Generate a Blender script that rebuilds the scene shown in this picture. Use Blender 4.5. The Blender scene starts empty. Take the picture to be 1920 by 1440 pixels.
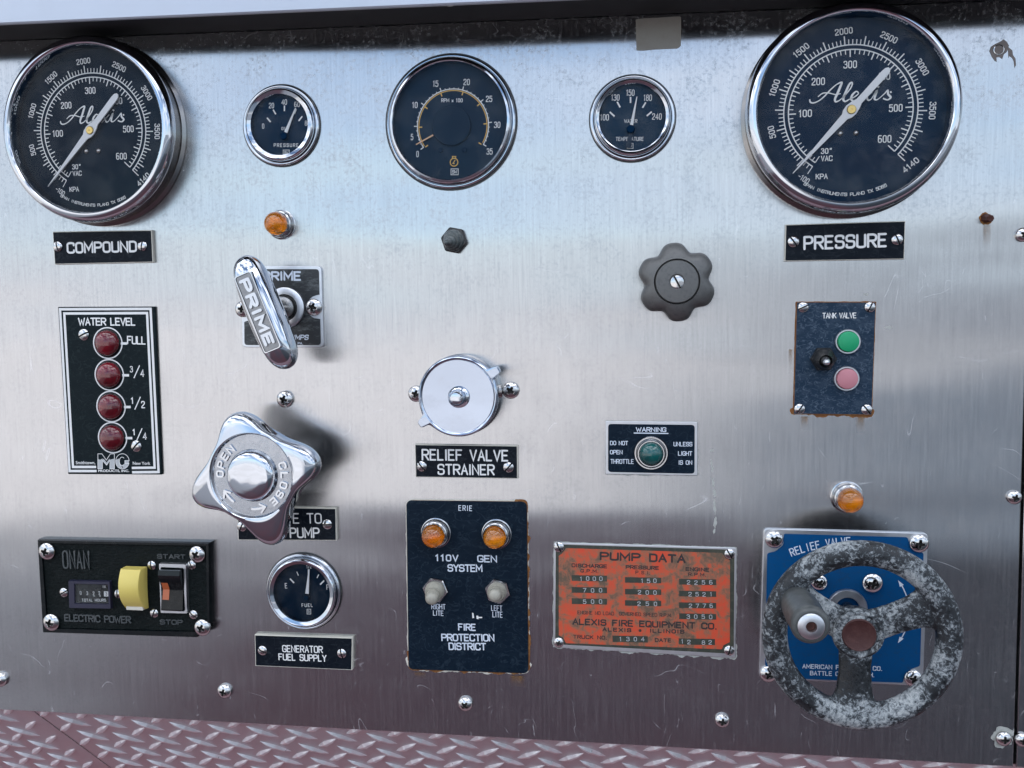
import bpy, math, random
from mathutils import Vector, Matrix
random.seed(7)
R = math.radians
scene = bpy.context.scene
col = scene.collection

# ------------------------------------------------------------------ camera
D = 0.62                                   # camera to steel panel, metres
CZ = 1.35                                  # camera height above the ground
YAW, PITCH, ROLL, FPX = -0.14470728, -0.07994795, -0.01236014, 1670.16
def _axes():
    cy, sy, cp, sp = math.cos(YAW), math.sin(YAW), math.cos(PITCH), math.sin(PITCH)
    cr, sr = math.cos(ROLL), math.sin(ROLL)
    F = Vector((sy*cp, cy*cp, sp)); Rt = Vector((cy, -sy, 0)); U = Rt.cross(F)
    return cr*Rt + sr*U, -sr*Rt + cr*U, F
RX, UP, FW = _axes()
CAM = Vector((0, -D, CZ))
cd = bpy.data.cameras.new('camera'); cam = bpy.data.objects.new('camera', cd); col.objects.link(cam)
cd.sensor_width = 36; cd.lens = FPX/1920*36; cd.clip_start = 0.01; cd.clip_end = 3000
m = Matrix((RX, UP, -FW)).transposed().to_4x4(); m.translation = CAM; cam.matrix_world = m
scene.camera = cam
_last = [960, 720]
def P(u, v, h=0.0):
    """measured point of the photograph -> (x, z) on the plane h metres proud of the panel"""
    _last[:] = [u, v]
    d = (u-960)/FPX*RX - (v-720)/FPX*UP + FW
    t = (D-h)/d.y
    return (d.x*t, CZ + d.z*t)
def PX(h=0.0):                             # metres per photo pixel at height h, about the point measured last
    u, v = _last; a, b, c = P(u, v, h), P(u+10, v, h), P(u, v+10, h); _last[:] = [u, v]
    return math.sqrt(abs((b[0]-a[0])*(c[1]-a[1])-(b[1]-a[1])*(c[0]-a[0])))/10

# ------------------------------------------------------------------ light
SUN_EL, SUN_AZ = R(33), R(8)               # sun stands behind the truck
w = bpy.data.worlds.new('World'); scene.world = w; w.use_nodes = True
nt = w.node_tree; N = nt.nodes; L = nt.links; N.clear()
out = N.new('ShaderNodeOutputWorld'); bg = N.new('ShaderNodeBackground')
sky = N.new('ShaderNodeTexSky'); sky.sky_type = 'NISHITA'; sky.sun_disc = False
sky.sun_elevation = SUN_EL; sky.sun_rotation = SUN_AZ; sky.altitude = 100; sky.air_density = 1.0; sky.dust_density = 0.6; sky.ozone_density = 2
tc = N.new('ShaderNodeTexCoord'); mp = N.new('ShaderNodeMapping'); mp.inputs['Scale'].default_value = (1, 1, 3.2)
nz = N.new('ShaderNodeTexNoise'); nz.inputs['Scale'].default_value = 2.3; nz.inputs['Detail'].default_value = 7; nz.inputs['Roughness'].default_value = .55
rp = N.new('ShaderNodeValToRGB'); rp.color_ramp.elements[0].position = .42; rp.color_ramp.elements[1].position = .62
mx = N.new('ShaderNodeMix'); mx.data_type = 'RGBA'; mx.inputs[7].default_value = (1, 1, 1, 1)
cr_ = N.new('ShaderNodeMapRange'); cr_.interpolation_type = 'SMOOTHSTEP'; cr_.inputs[1].default_value = .10; cr_.inputs[2].default_value = .75
cm_ = N.new('ShaderNodeMix'); cm_.data_type = 'RGBA'; cm_.inputs[6].default_value = (5.0, 5.4, 6.2, 1); cm_.inputs[7].default_value = (17, 17.6, 19, 1)
L.new(tc.outputs['Generated'], mp.inputs['Vector']); L.new(mp.outputs[0], nz.inputs['Vector']); L.new(nz.outputs['Fac'], rp.inputs[0])
sx = N.new('ShaderNodeSeparateXYZ'); L.new(tc.outputs['Generated'], sx.inputs[0])
hz_ = N.new('ShaderNodeMapRange'); hz_.interpolation_type = 'SMOOTHSTEP'; L.new(sx.outputs[2], hz_.inputs[0]); L.new(sx.outputs[2], cr_.inputs[0]); L.new(cr_.outputs[0], cm_.inputs[0]); L.new(cm_.outputs[2], mx.inputs[7])
hz_.inputs[1].default_value = .15; hz_.inputs[2].default_value = .03; hz_.inputs[3].default_value = 0; hz_.inputs[4].default_value = .9
mm = N.new('ShaderNodeMath'); mm.operation = 'MAXIMUM'; L.new(hz_.outputs[0], mm.inputs[0]); L.new(rp.outputs[0], mm.inputs[1]); L.new(mm.outputs[0], mx.inputs[0]); L.new(sky.outputs[0], mx.inputs[6]); L.new(mx.outputs[2], bg.inputs[0]); L.new(bg.outputs[0], out.inputs[0])
bg.inputs[1].default_value = 0.10
sd = bpy.data.lights.new('sun', 'SUN'); sd.energy = 5.0; sd.angle = R(.5); sd.color = (1, .95, .88)
so = bpy.data.objects.new('sun', sd); col.objects.link(so)
sdir = Vector((math.sin(SUN_AZ)*math.cos(SUN_EL), math.cos(SUN_AZ)*math.cos(SUN_EL), math.sin(SUN_EL)))
so.rotation_euler = sdir.to_track_quat('Z', 'Y').to_euler()
scene.view_settings.view_transform = 'Standard'; scene.view_settings.look = 'None'
scene.view_settings.exposure = 1.3
scene.cycles.max_bounces = 10; scene.cycles.transparent_max_bounces = 12
scene.cycles.caustics_reflective = False; scene.cycles.caustics_refractive = False

# ------------------------------------------------------------------ materials
def setp(b, **k):
    for a, v in k.items():
        b.inputs[a.replace('_', ' ')].default_value = v
class NT:
    def __init__(s, name):
        s.m = bpy.data.materials.new(name); s.m.use_nodes = True; s.n = s.m.node_tree.nodes; s.l = s.m.node_tree.links
        s.b = s.n['Principled BSDF']; s.out = s.n['Material Output']
    def new(s, t, **k):
        n = s.n.new(t)
        for a, v in k.items(): setattr(n, a, v)
        return n
    def link(s, a, b): s.l.new(a, b)
    def coords(s, scale=(1, 1, 1), rot=(0, 0, 0)):
        g = s.new('ShaderNodeNewGeometry'); mp = s.new('ShaderNodeMapping')
        mp.inputs['Scale'].default_value = scale; mp.inputs['Rotation'].default_value = rot
        s.link(g.outputs['Position'], mp.inputs['Vector']); return mp.outputs[0]
    def noise(s, vec, scale, detail=4, rough=.5, dist=0):
        n = s.new('ShaderNodeTexNoise'); n.inputs['Scale'].default_value = scale; n.inputs['Detail'].default_value = detail
        n.inputs['Roughness'].default_value = rough; n.inputs['Distortion'].default_value = dist
        s.link(vec, n.inputs['Vector']); return n.outputs['Fac']
    def ramp(s, fac, stops):
        r = s.new('ShaderNodeValToRGB'); e = r.color_ramp.elements
        while len(e) < len(stops): e.new(.5)
        for i, (p, c) in enumerate(stops):
            e[i].position = p; e[i].color = c if len(c) == 4 else (*c, 1)
        s.link(fac, r.inputs[0]); return r.outputs[0]
    def g(s, v): return (v, v, v, 1)
    def step(s, fac, a, b): return s.ramp(fac, [(a, s.g(0)), (b, s.g(1))])
    def math(s, op, a, b=None, c=None):
        n = s.new('ShaderNodeMath', operation=op)
        for i, v in enumerate((a, b, c)):
            if v is None: continue
            if isinstance(v, (int, float)): n.inputs[i].default_value = v
            else: s.link(v, n.inputs[i])
        return n.outputs[0]
    def mix(s, fac, a, b):
        n = s.new('ShaderNodeMix', data_type='RGBA')
        for i, v in ((0, fac), (6, a), (7, b)):
            if isinstance(v, (int, float)): n.inputs[i].default_value = v
            elif isinstance(v, tuple): n.inputs[i].default_value = v if len(v) == 4 else (*v, 1)
            else: s.link(v, n.inputs[i])
        return n.outputs[2]
    def bump(s, h, strength, dist, normal=None):
        b = s.new('ShaderNodeBump'); b.inputs['Strength'].default_value = strength; b.inputs['Distance'].default_value = dist
        s.link(h, b.inputs['Height'])
        if normal is not None: s.link(normal, b.inputs['Normal'])
        return b.outputs[0]
    def hair(s, vec, scale, width, dist=0, cover=.55):
        """thin wandering scratch lines"""
        n = s.noise(vec, scale, 2, .4, dist)
        a = s.math('ABSOLUTE', s.math('SUBTRACT', n, .5))
        ln = s.ramp(a, [(0, s.g(1)), (width, s.g(0))])
        k = s.step(s.noise(vec, scale*2.3, 3), cover, cover+.06)
        return s.math('MULTIPLY', ln, k)
def simple(name, colr, rough=.5, metal=0, coat=0, grime=0.0, grime_scale=90, spec=.5, bump=0, bscale=900, grime_col=(.35, .33, .3)):
    t = NT(name); setp(t.b, Base_Color=(*colr, 1), Roughness=rough, Metallic=metal, Coat_Weight=coat, Specular_IOR_Level=spec)
    v = t.coords()
    if grime:
        f = t.step(t.noise(v, grime_scale, 8, .65), .5, .78); f = t.math('MULTIPLY', f, grime)
        t.link(t.mix(f, colr, grime_col), t.b.inputs['Base Color'])
        t.link(t.math('ADD', t.math('MULTIPLY', t.noise(v, grime_scale*2.1, 6, .6), .3), rough-.12), t.b.inputs['Roughness'])
    if bump: t.link(t.bump(t.noise(v, bscale, 4, .6), bump, .0004), t.b.inputs['Normal'])
    return t.m
def chrome_mat(name, base=(.54, .565, .60), rough=.06, pit=.25, scale=150):
    t = NT(name); setp(t.b, Metallic=1.0, Roughness=rough)
    v = t.coords()
    f = t.step(t.noise(v, scale, 9, .7), .58, .8)
    t.link(t.mix(t.math('MULTIPLY', f, pit), base, (.3, .27, .24)), t.b.inputs['Base Color'])
    t.link(t.math('ADD', t.math('MULTIPLY', t.noise(v, scale*.6, 7, .7), rough*1.6), rough*.2), t.b.inputs['Roughness'])
    t.link(t.bump(t.noise(v, scale*.35, 3, .5), .12, .0008), t.b.inputs['Normal'])
    return t.m
def steel_mat(name):
    t = NT(name)
    setp(t.b, Metallic=1.0, Anisotropic=.95)
    v = t.coords(); grain = t.coords((2600, 2600, 45)); grain2 = t.coords((640, 640, 22))
    gn = t.noise(grain, 1, 3, .6); g2 = t.noise(grain2, 1, 4, .6)
    low = t.noise(t.coords((1.6, 1, 6.5)), 1, 2, .5)
    base = t.ramp(t.math('ADD', t.math('MULTIPLY', gn, .35), t.math('MULTIPLY', g2, .65)), [(.30, (.41, .41, .415)), (.70, (.54, .54, .54))])
    # oxide spots, thick near the top where the water dries, thinner below
    sep = t.new('ShaderNodeSeparateXYZ'); t.link(v, sep.inputs[0])
    top = t.new('ShaderNodeMapRange'); t.link(sep.outputs[2], top.inputs[0])
    top.inputs[1].default_value = CZ-.02; top.inputs[2].default_value = CZ+.20; top.inputs[3].default_value = 0; top.inputs[4].default_value = 1; top.clamp = True
    n1 = t.noise(v, 340, 6, .68); n2 = t.noise(v, 42, 5, .65)
    spots = t.step(t.math('ADD', n1, t.math('MULTIPLY', n2, .5)), .76, .92)
    vor = t.new('ShaderNodeTexVoronoi'); vor.inputs['Scale'].default_value = 240; t.link(v, vor.inputs['Vector'])
    dots = t.ramp(vor.outputs['Distance'], [(.10, t.g(1)), (.26, t.g(0))])
    dots = t.math('MULTIPLY', dots, t.step(t.noise(v, 130, 3), .52, .66))
    sp = t.math('MULTIPLY', t.math('MAXIMUM', spots, dots), t.math('ADD', t.math('MULTIPLY', top.outputs[0], .30), .05))
    base = t.mix(sp, base, (.27, .29, .32))
    # scratches
    h1 = t.hair(t.coords((1, 1, 1.8), (0, .5, 0)), 9, .0035, 1.2, .56)
    h2 = t.hair(t.coords((1, 1, .5), (0, -.9, 0)), 20, .004, 2.2, .58)
    h3 = t.hair(t.coords((2.5, 1, .6), (0, .2, 0)), 38, .006, .8, .6)
    hs = t.math('MAXIMUM', t.math('MAXIMUM', h1, h2), h3)
    base = t.mix(t.math('MULTIPLY', hs, .35), base, (.85, .85, .86))
    t.link(base, t.b.inputs['Base Color'])
    met = t.math('SUBTRACT', 1.0, t.math('ADD', t.math('MULTIPLY', sp, .85), t.math('MULTIPLY', hs, .35)))
    met = t.math('MULTIPLY', met, t.math('SUBTRACT', 1.0, t.math('MULTIPLY', t.step(g2, .45, .7), .035)))
    t.link(met, t.b.inputs['Metallic'])
    ro = t.math('ADD', t.math('MULTIPLY', n2, .10), t.math('ADD', t.math('MULTIPLY', gn, .04), .125))
    ro = t.math('ADD', ro, t.math('MULTIPLY', sp, .3)); t.link(ro, t.b.inputs['Roughness'])
    tan = t.new('ShaderNodeCombineXYZ'); tan.inputs[0].default_value = 1; t.link(tan.outputs[0], t.b.inputs['Tangent'])
    nb = t.bump(low, .40, .010)
    nb = t.bump(g2, .04, .0003, nb)
    t.link(nb, t.b.inputs['Normal'])
    return t.m
def glass_mat(name, dirt=.0):
    t = NT(name); t.n.remove(t.b)
    fr = t.new('ShaderNodeFresnel'); fr.inputs[0].default_value = 1.24
    tr = t.new('ShaderNodeBsdfTransparent'); gl = t.new('ShaderNodeBsdfGlossy'); gl.inputs['Roughness'].default_value = .03
    mxs = t.new('ShaderNodeMixShader'); t.link(fr.outputs[0], mxs.inputs[0]); t.link(tr.outputs[0], mxs.inputs[1]); t.link(gl.outputs[0], mxs.inputs[2])
    df = t.new('ShaderNodeBsdfDiffuse'); df.inputs[0].default_value = (.6, .63, .6, 1)
    m2 = t.new('ShaderNodeMixShader')
    v = t.coords(); f = t.math('MULTIPLY', t.step(t.noise(v, 60, 8, .7), .45, .9), .10+dirt)
    t.link(f, m2.inputs[0]); t.link(mxs.outputs[0], m2.inputs[1]); t.link(df.outputs[0], m2.inputs[2]); t.link(m2.outputs[0], t.out.inputs[0])
    return t.m
def jewel_mat(name, c, deep, tw=.35):
    t = NT(name); setp(t.b, Roughness=.03, Coat_Weight=.5, Coat_Roughness=.02, IOR=1.49, Transmission_Weight=tw, Specular_IOR_Level=.6)
    v = t.coords(); n = t.noise(v, 70, 1, .4, .3)
    t.link(t.ramp(n, [(.30, deep), (.6, c)]), t.b.inputs['Base Color'])
    if tw > .5: t.link(t.bump(t.noise(v, 90, 1), .03, .002), t.b.inputs['Normal'])
    else: setp(t.b, Coat_Weight=.4)
    return t.m
def leather_mat(name, c, scuff, grain=420, rough=.42, bump=.5, amt=.5, nscale=95, hs=(60, 130), bdist=.0006):
    t = NT(name); setp(t.b, Specular_IOR_Level=.09)
    v = t.coords((1, 1, 1.5), (0, .35, 0))
    vn = t.noise(v, grain, 6, .65, 1.1)
    h = t.hair(v, hs[0], .02, 1.0, .42); h2 = t.hair(v, hs[1], .03, .8, .45)
    f = t.math('MULTIPLY', t.step(t.noise(v, nscale, 6, .7), .45, .75), .35)
    f = t.math('MULTIPLY', t.math('MAXIMUM', f, t.math('MAXIMUM', h, h2)), amt)
    t.link(t.mix(f, c, scuff), t.b.inputs['Base Color'])
    t.link(t.math('ADD', t.math('MULTIPLY', vn, .25), rough-.12), t.b.inputs['Roughness'])
    t.link(t.bump(vn, bump, bdist), t.b.inputs['Normal'])
    return t.m
def wheel_mat():
    t = NT('oxidised_black_paint')
    v = t.coords()
    a = t.noise(v, 400, 9, .74, .7); b = t.noise(v, 34, 4, .6)
    f = t.math('ADD', t.math('MULTIPLY', a, .62), t.math('MULTIPLY', b, .62))
    t.link(t.ramp(f, [(.585, (.006, .008, .010)), (.625, (.03, .036, .042)), (.67, (.20, .22, .23)), (.76, (.42, .44, .43))]), t.b.inputs['Base Color'])
    t.link(t.ramp(f, [(.5, t.g(.22)), (.62, t.g(.75))]), t.b.inputs['Roughness'])
    t.link(t.bump(a, .35, .0006), t.b.inputs['Normal'])
    return t.m
def orange_mat():
    t = NT('worn_orange_enamel'); v = t.coords()
    a = t.noise(v, 120, 8, .72, .6); b = t.noise(v, 26, 5, .6); st = t.noise(t.coords((500, 1, 30)), 1, 3)
    f = t.math('ADD', t.math('MULTIPLY', a, .6), t.math('ADD', t.math('MULTIPLY', b, .35), t.math('MULTIPLY', st, .12)))
    t.link(t.ramp(f, [(.44, (.60, .062, .022)), (.515, (.48, .085, .035)), (.555, (.28, .11, .06)), (.62, (.12, .08, .05))]), t.b.inputs['Base Color'])
    setp(t.b, Roughness=.5); t.link(t.bump(a, .2, .0004), t.b.inputs['Normal'])
    return t.m
def ground_mat():
    t = NT('toned_ground'); v = t.coords()  # unseen ground, coloured in patches to shape the reflection in the steel
    a = t.noise(v, .55, 5, .6); b = t.noise(v, 40, 6, .7)
    near_tone = t.ramp(a, [(.40, (.050, .022, .032)), (.60, (.095, .018, .026))])
    sx = t.new('ShaderNodeSeparateXYZ'); t.link(v, sx.inputs[0]); xx = t.math('ADD', sx.outputs[0], t.math('MULTIPLY', a, .8))
    near = t.mix(t.step(t.math('MULTIPLY', xx, .1), .075, .13), near_tone, (.010, .016, .022))
    pale_patch = t.step(t.math('MULTIPLY', xx, -.1), .13, .17); near = t.mix(pale_patch, near, (.32, .31, .30))
    far = t.ramp(t.noise(t.coords((.25, .6, 1)), 1, 4), [(.35, (.37, .355, .35)), (.65, (.50, .49, .49))])
    sep = t.new('ShaderNodeSeparateXYZ'); t.link(v, sep.inputs[0])
    f = t.step(t.math('MULTIPLY', sep.outputs[1], -.1), .44, .47)
    sx2 = t.new('ShaderNodeSeparateXYZ'); t.link(v, sx2.inputs[0]); xr = t.math('DIVIDE', sx2.outputs[0], t.math('MULTIPLY', sx2.outputs[1], -1.0))
    pf = t.math('MULTIPLY', t.step(t.math('ADD', xr, t.math('MULTIPLY', a, .10)), .03, .14), t.math('SUBTRACT', 1.0, t.math('MULTIPLY', t.step(t.math('MULTIPLY', sx2.outputs[1], -.01), .12, .20), .6)))
    far = t.mix(pf, far, (.040, .060, .085))  # dark patch added to deepen the steel's reflection on the right
    c = t.mix(f, near, far); c = t.mix(t.math('MULTIPLY', b, .3), c, (.1, .1, .1))
    t.link(c, t.b.inputs['Base Color']); setp(t.b, Roughness=.85)
    return t.m
M = {}
M['steel'] = steel_mat('brushed_stainless')
M['chrome'] = chrome_mat('polished_chrome')
M['lid'] = chrome_mat('lid_chrome', (.41, .46, .54), .07, .3)
M['chrome2'] = chrome_mat('dull_chrome', (.50, .50, .50), .16, .4)
M['nickel'] = chrome_mat('worn_nickel', (.46, .45, .43), .24, .45, 260)
M['screw'] = chrome_mat('screw_steel', (.56, .55, .54), .13, .5, 400)
M['case'] = chrome_mat('gauge_case_steel', (.26, .25, .24), .2, .5, 200)
M['cast'] = simple('cast_grey_metal', (.13, .13, .125), .42, .5, grime=.7, grime_scale=500, bump=.5, bscale=1400, grime_col=(.06, .06, .065))
M['recess'] = chrome_mat('rough_chrome_recess', (.40, .42, .45), .26, .4, 400)
M['recess2'] = chrome_mat('dark_cast_recess', (.24, .24, .245), .36, .5, 500)
M['dial'] = simple('dial_black', (.003, .013, .028), .6, spec=.04)
M['dial3'] = simple('tacho_dial_blue', (.007, .024, .050), .6, spec=.05)
M['dial4'] = simple('water_dial_blue', (.002, .026, .060), .6, spec=.05)
M['dial2'] = simple('dial_blue_black', (.001, .017, .046), .6, spec=.04)
M['black'] = leather_mat('engraved_black', (.004, .007, .012), (.06, .07, .08), 900, .34, .12, .25)
M['blackp'] = leather_mat('black_plastic', (.004, .007, .007), (.03, .035, .035), 300, .30, 1.0, .3, bdist=.0014)
M['gloss'] = simple('gloss_black', (.003, .005, .006), .16, spec=.3, grime=.05)
M['navy'] = leather_mat('erie_navy', (.003, .010, .020), (.06, .09, .12), 1100, .36, .3, .22)
M['slate'] = leather_mat('scuffed_slate', (.016, .034, .060), (.17, .22, .28), 620, .5, .9, .5, hs=(110, 230))
M['mcgreen'] = leather_mat('water_level_black', (.003, .009, .012), (.05, .07, .07), 1200, .3, .1, .2)
M['cream'] = simple('cream_plastic', (.66, .63, .54), .5, grime=.35)
M['white'] = simple('white_fill', (.78, .78, .76), .5, grime=.12, grime_scale=400)
M['bluewhite'] = simple('pale_print', (.62, .68, .76), .5, grime=.35, grime_scale=500, grime_col=(.1, .14, .2))
M['grey_print'] = simple('silver_print', (.45, .47, .48), .4, .3, grime=.3, grime_scale=500)
M['dimprint'] = simple('raised_black_plastic', (.05, .058, .06), .25, grime=.2)
M['yel'] = simple('tacho_yellow', (.70, .42, .08), .5)
M['blackink'] = simple('black_ink', (.02, .018, .018), .5, grime=.3, grime_scale=300, grime_col=(.2, .07, .04))
M['needle'] = simple('needle_white', (.80, .80, .80), .4)
M['needle_o'] = simple('needle_orange', (.75, .45, .25), .4)
M['brass'] = simple('brass', (.62, .43, .14), .28, .9)
M['glass'] = glass_mat('gauge_glass'); M['dirtyglass'] = glass_mat('dirty_gauge_glass', -.03)
M['amber'] = jewel_mat('amber_lens', (.95, .30, .006), (.75, .15, .003), .72)
M['red'] = jewel_mat('ruby_lens', (.17, .001, .008), (.09, .001, .005), .08)
M['green'] = jewel_mat('green_lens', (.002, .085, .08), (.001, .05, .05), .08)
M['btn_g'] = simple('green_button', (.003, .30, .12), .45, grime=.05)
M['btn_p'] = simple('pink_button', (.50, .20, .23), .5, grime=.15, grime_col=(.5, .12, .16))
M['rubber'] = simple('black_rubber', (.013, .014, .015), .38, grime=.25)
M['boot'] = simple('grey_rubber_boot', (.36, .34, .28), .45, grime=.4, grime_scale=300, bump=.2, grime_col=(.12, .115, .1))
M['boot2'] = simple('dark_grey_boot', (.07, .085, .085), .22, grime=.4, grime_scale=300)
M['bluep'] = leather_mat('blue_enamel', (.003, .065, .19), (.02, .05, .10), 700, .38, .15, .45, 60)
M['orange'] = orange_mat()
M['wheel'] = wheel_mat()
M['olive'] = simple('black_border_enamel', (.03, .035, .025), .45, grime=.5, grime_scale=200, grime_col=(.14, .13, .08))
M['grip'] = simple('grey_grip', (.06, .065, .063), .36, grime=.5, grime_scale=120, grime_col=(.2, .21, .2), bump=.2)
M['maroon'] = simple('maroon_cap', (.050, .013, .011), .6, grime=.6, grime_scale=200, bump=.7, bscale=500, grime_col=(.12, .05, .04))
M['yellow'] = simple('yellow_cover', (.70, .56, .14), .38, grime=.18, grime_scale=60, grime_col=(.55, .42, .1))
M['rust'] = simple('rust_stain', (.20, .075, .018), .8, grime=.8, grime_scale=300, grime_col=(.42, .24, .07))
t = NT('rust_run'); v = t.coords((140, 1, 30)); t.n.remove(t.b)
df = t.new('ShaderNodeBsdfDiffuse'); tr_ = t.new('ShaderNodeBsdfTransparent'); mm_ = t.new('ShaderNodeMixShader')
df.inputs[0].default_value = (.30, .15, .035, 1)
tx_ = t.new('ShaderNodeTexCoord'); sp_ = t.new('ShaderNodeSeparateXYZ'); t.link(tx_.outputs['Generated'], sp_.inputs[0])
ex = t.math('SUBTRACT', 1.0, t.math('MULTIPLY', t.math('ABSOLUTE', t.math('SUBTRACT', sp_.outputs[0], .5)), 2.0))
al = t.math('MULTIPLY', t.math('POWER', sp_.outputs[2], 1.6), t.math('MULTIPLY', t.step(t.noise(v, 1, 5, .7), .35, .7), t.step(ex, 0, .5)))
t.link(t.math('MULTIPLY', al, .75), mm_.inputs[0]); t.link(tr_.outputs[0], mm_.inputs[1]); t.link(df.outputs[0], mm_.inputs[2]); t.link(mm_.outputs[0], t.out.inputs[0])
M['rust_run'] = t.m
M['recess_shade'] = simple('screw_recess_shade', (.02, .018, .016), .7)  # near-black colour standing in for the shade inside screw recesses
M['rustbolt'] = simple('rusty_bolt', (.06, .018, .012), .5, .3, grime=.6, grime_scale=400, grime_col=(.16, .06, .05), bump=.6)
M['sealant'] = simple('old_sealant', (.40, .41, .38), .8, grime=.8, grime_scale=300, grime_col=(.18, .18, .15), bump=.6, bscale=500)
M['tape'] = simple('beige_tape', (.30, .285, .25), .65, grime=.5, grime_scale=90, grime_col=(.20, .17, .14))
M['scrape'] = simple('paint_scrape', (.22, .19, .175), .7, grime=.5, grime_scale=300, grime_col=(.33, .32, .3))
M['alu'] = simple('brushed_aluminium', (.62, .63, .65), .33, 1.0, grime=.15)
M['ledge'] = simple('white_aluminium_ledge', (.46, .50, .56), .38, .35, grime=.1, grime_scale=20)
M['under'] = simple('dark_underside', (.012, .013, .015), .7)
M['tread'] = simple('tread_plate_aluminium', (.66, .635, .65), .36, .7, grime=.3, grime_scale=25, grime_col=(.45, .36, .37), bump=.15, bscale=300)
M['barm'] = simple('tread_bar_aluminium', (.88, .87, .88), .3, .5, grime=.2)
M['redpaint'] = simple('red_truck_paint', (.36, .018, .022), .2, coat=.6)
M['fadedred'] = simple('faded_red_paint', (.28, .165, .18), .45)
M['hole'] = simple('dark_void', (.004, .004, .004), .9)
M['orangewin'] = simple('orange_switch_window', (.42, .10, .03), .35, coat=.3)
M['navyframe'] = simple('meter_frame', (.018, .018, .040), .35)
M['dark_block'] = simple('dark_block_tone', (.09, .105, .13), .8)
M['ground'] = ground_mat()
# ------------------------------------------------------------------ geometry helpers
# a point is (x, z, h): h metres proud of the panel
def W(p): return Vector((p[0], -p[2], p[1]))
def top(name, label, cat, p, group=None):
    o = bpy.data.objects.new(name, None); col.objects.link(o); o.location = W(p); o.empty_display_size = .01
    tag(o, label, cat, group); return o
def tag(o, label, cat, group=None):
    o['label'] = label; o['category'] = cat
    if group: o['group'] = group
def origin(parent):
    v = Vector((0, 0, 0))
    while parent is not None: v = v + parent.location; parent = parent.parent
    return v
def part(name, vs, fs, mat, parent=None, smooth=None, at=None, label=None):
    off = origin(parent)
    loc = Vector((0, 0, 0)) if at is None else W(at) - off
    me = bpy.data.meshes.new(name)
    me.from_pydata([tuple(W(v) - off - loc) for v in vs], [], fs)
    me.validate(); me.update()
    import bmesh
    bm = bmesh.new(); bm.from_mesh(me); bmesh.ops.recalc_face_normals(bm, faces=bm.faces); bm.to_mesh(me); bm.free()
    if smooth:
        me.shade_smooth(); me.set_sharp_from_angle(angle=R(smooth))
    me.materials.append(M[mat] if isinstance(mat, str) else mat)
    o = bpy.data.objects.new(name, me); col.objects.link(o); o.location = loc
    if parent is not None: o.parent = parent
    if label: o['label'] = label
    return o
def ring_faces(n, rings, close=True):
    fs = []
    for r in range(rings-1):
        for i in range(n if close else n-1):
            a, b = r*n+i, r*n+(i+1) % n
            fs.append((a, b, b+n, a+n))
    return fs
def lathe_geo(c, prof, axis=(0, 0, 1), seg=64, rfun=None, v0=0):
    ax = Vector(axis).normalized(); e1 = Vector((0, 1, 0)).cross(ax)
    if e1.length < .1: e1 = Vector((1, 0, 0))
    e1.normalize(); e2 = ax.cross(e1)
    vs, fs = [], []; prev = None
    for r, h in prof:
        if r < 1e-9:
            idx = [len(vs)]; vs.append(Vector(c)+ax*h)
        else:
            idx = []
            for i in range(seg):
                a = 2*math.pi*i/seg; rr = r*(rfun(a, r, h) if rfun else 1)
                idx.append(len(vs)); vs.append(Vector(c)+ax*h+(e1*math.cos(a)+e2*math.sin(a))*rr)
        if prev:
            for i in range(seg):
                j = (i+1) % seg
                if len(prev) == 1 and len(idx) == 1: continue
                if len(prev) == 1: fs.append((v0+prev[0], v0+idx[i], v0+idx[j]))
                elif len(idx) == 1: fs.append((v0+prev[i], v0+prev[j], v0+idx[0]))
                else: fs.append((v0+prev[i], v0+prev[j], v0+idx[j], v0+idx[i]))
        prev = idx
    return vs, fs
def lathe(name, c, prof, mat, parent, axis=(0, 0, 1), seg=64, rfun=None, smooth=38, label=None):
    vs, fs = lathe_geo(c, prof, axis, seg, rfun)
    return part(name, vs, fs, mat, parent, smooth, at=c, label=label)
def rounded(poly, r, n=5):
    if r <= 0: return poly
    out = []; k = len(poly)
    for i in range(k):
        p = Vector(poly[i]); a = Vector(poly[i-1]); b = Vector(poly[(i+1) % k])
        da = (a-p).normalized(); db = (b-p).normalized()
        s = p+da*r; e = p+db*r
        for j in range(n+1):
            t = j/n; q = s*(1-t)**2+p*2*t*(1-t)+e*t*t
            out.append((q.x, q.y))
    return out
def area(poly): return sum(poly[i-1][0]*poly[i][1]-poly[i][0]*poly[i-1][1] for i in range(len(poly)))/2
def inset(poly, d):
    out = []; k = len(poly); s = 1 if area(poly) > 0 else -1
    for i in range(k):
        p = Vector(poly[i]); a = (p-Vector(poly[i-1])); b = (Vector(poly[(i+1) % k])-p)
        if a.length < 1e-9: a = b
        if b.length < 1e-9: b = a
        a.normalize(); b.normalize()
        n = Vector((-(a.y+b.y), a.x+b.x)); n.normalize()
        c = max(.35, n.dot(Vector((-a.y, a.x))))
        q = p+n*s*d/c; out.append((q.x, q.y))
    return out
def prism(name, poly, h0, h1, mat, parent, bev=0, r=0, nr=5, smooth=20, label=None, at=None, segs=2):
    poly = rounded(list(poly), r, nr); k = len(poly)
    rings = [(poly, h0), (poly, h1-bev)]
    if bev:
        for j in range(1, segs+1):
            a = math.pi/2*j/segs
            rings.append((inset(poly, bev*(1-math.cos(a))), h1-bev+bev*math.sin(a)))
    vs = [(x, z, h) for pl, h in rings for x, z in pl]
    fs = ring_faces(k, len(rings)); n = len(vs)
    fs.append(tuple(range(n-k, n))); fs.append(tuple(reversed(range(k))))
    if at is None:
        at = (sum(p[0] for p in poly)/k, sum(p[1] for p in poly)/k, h0)
    return part(name, vs, fs, mat, parent, smooth, at=at, label=label)
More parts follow.
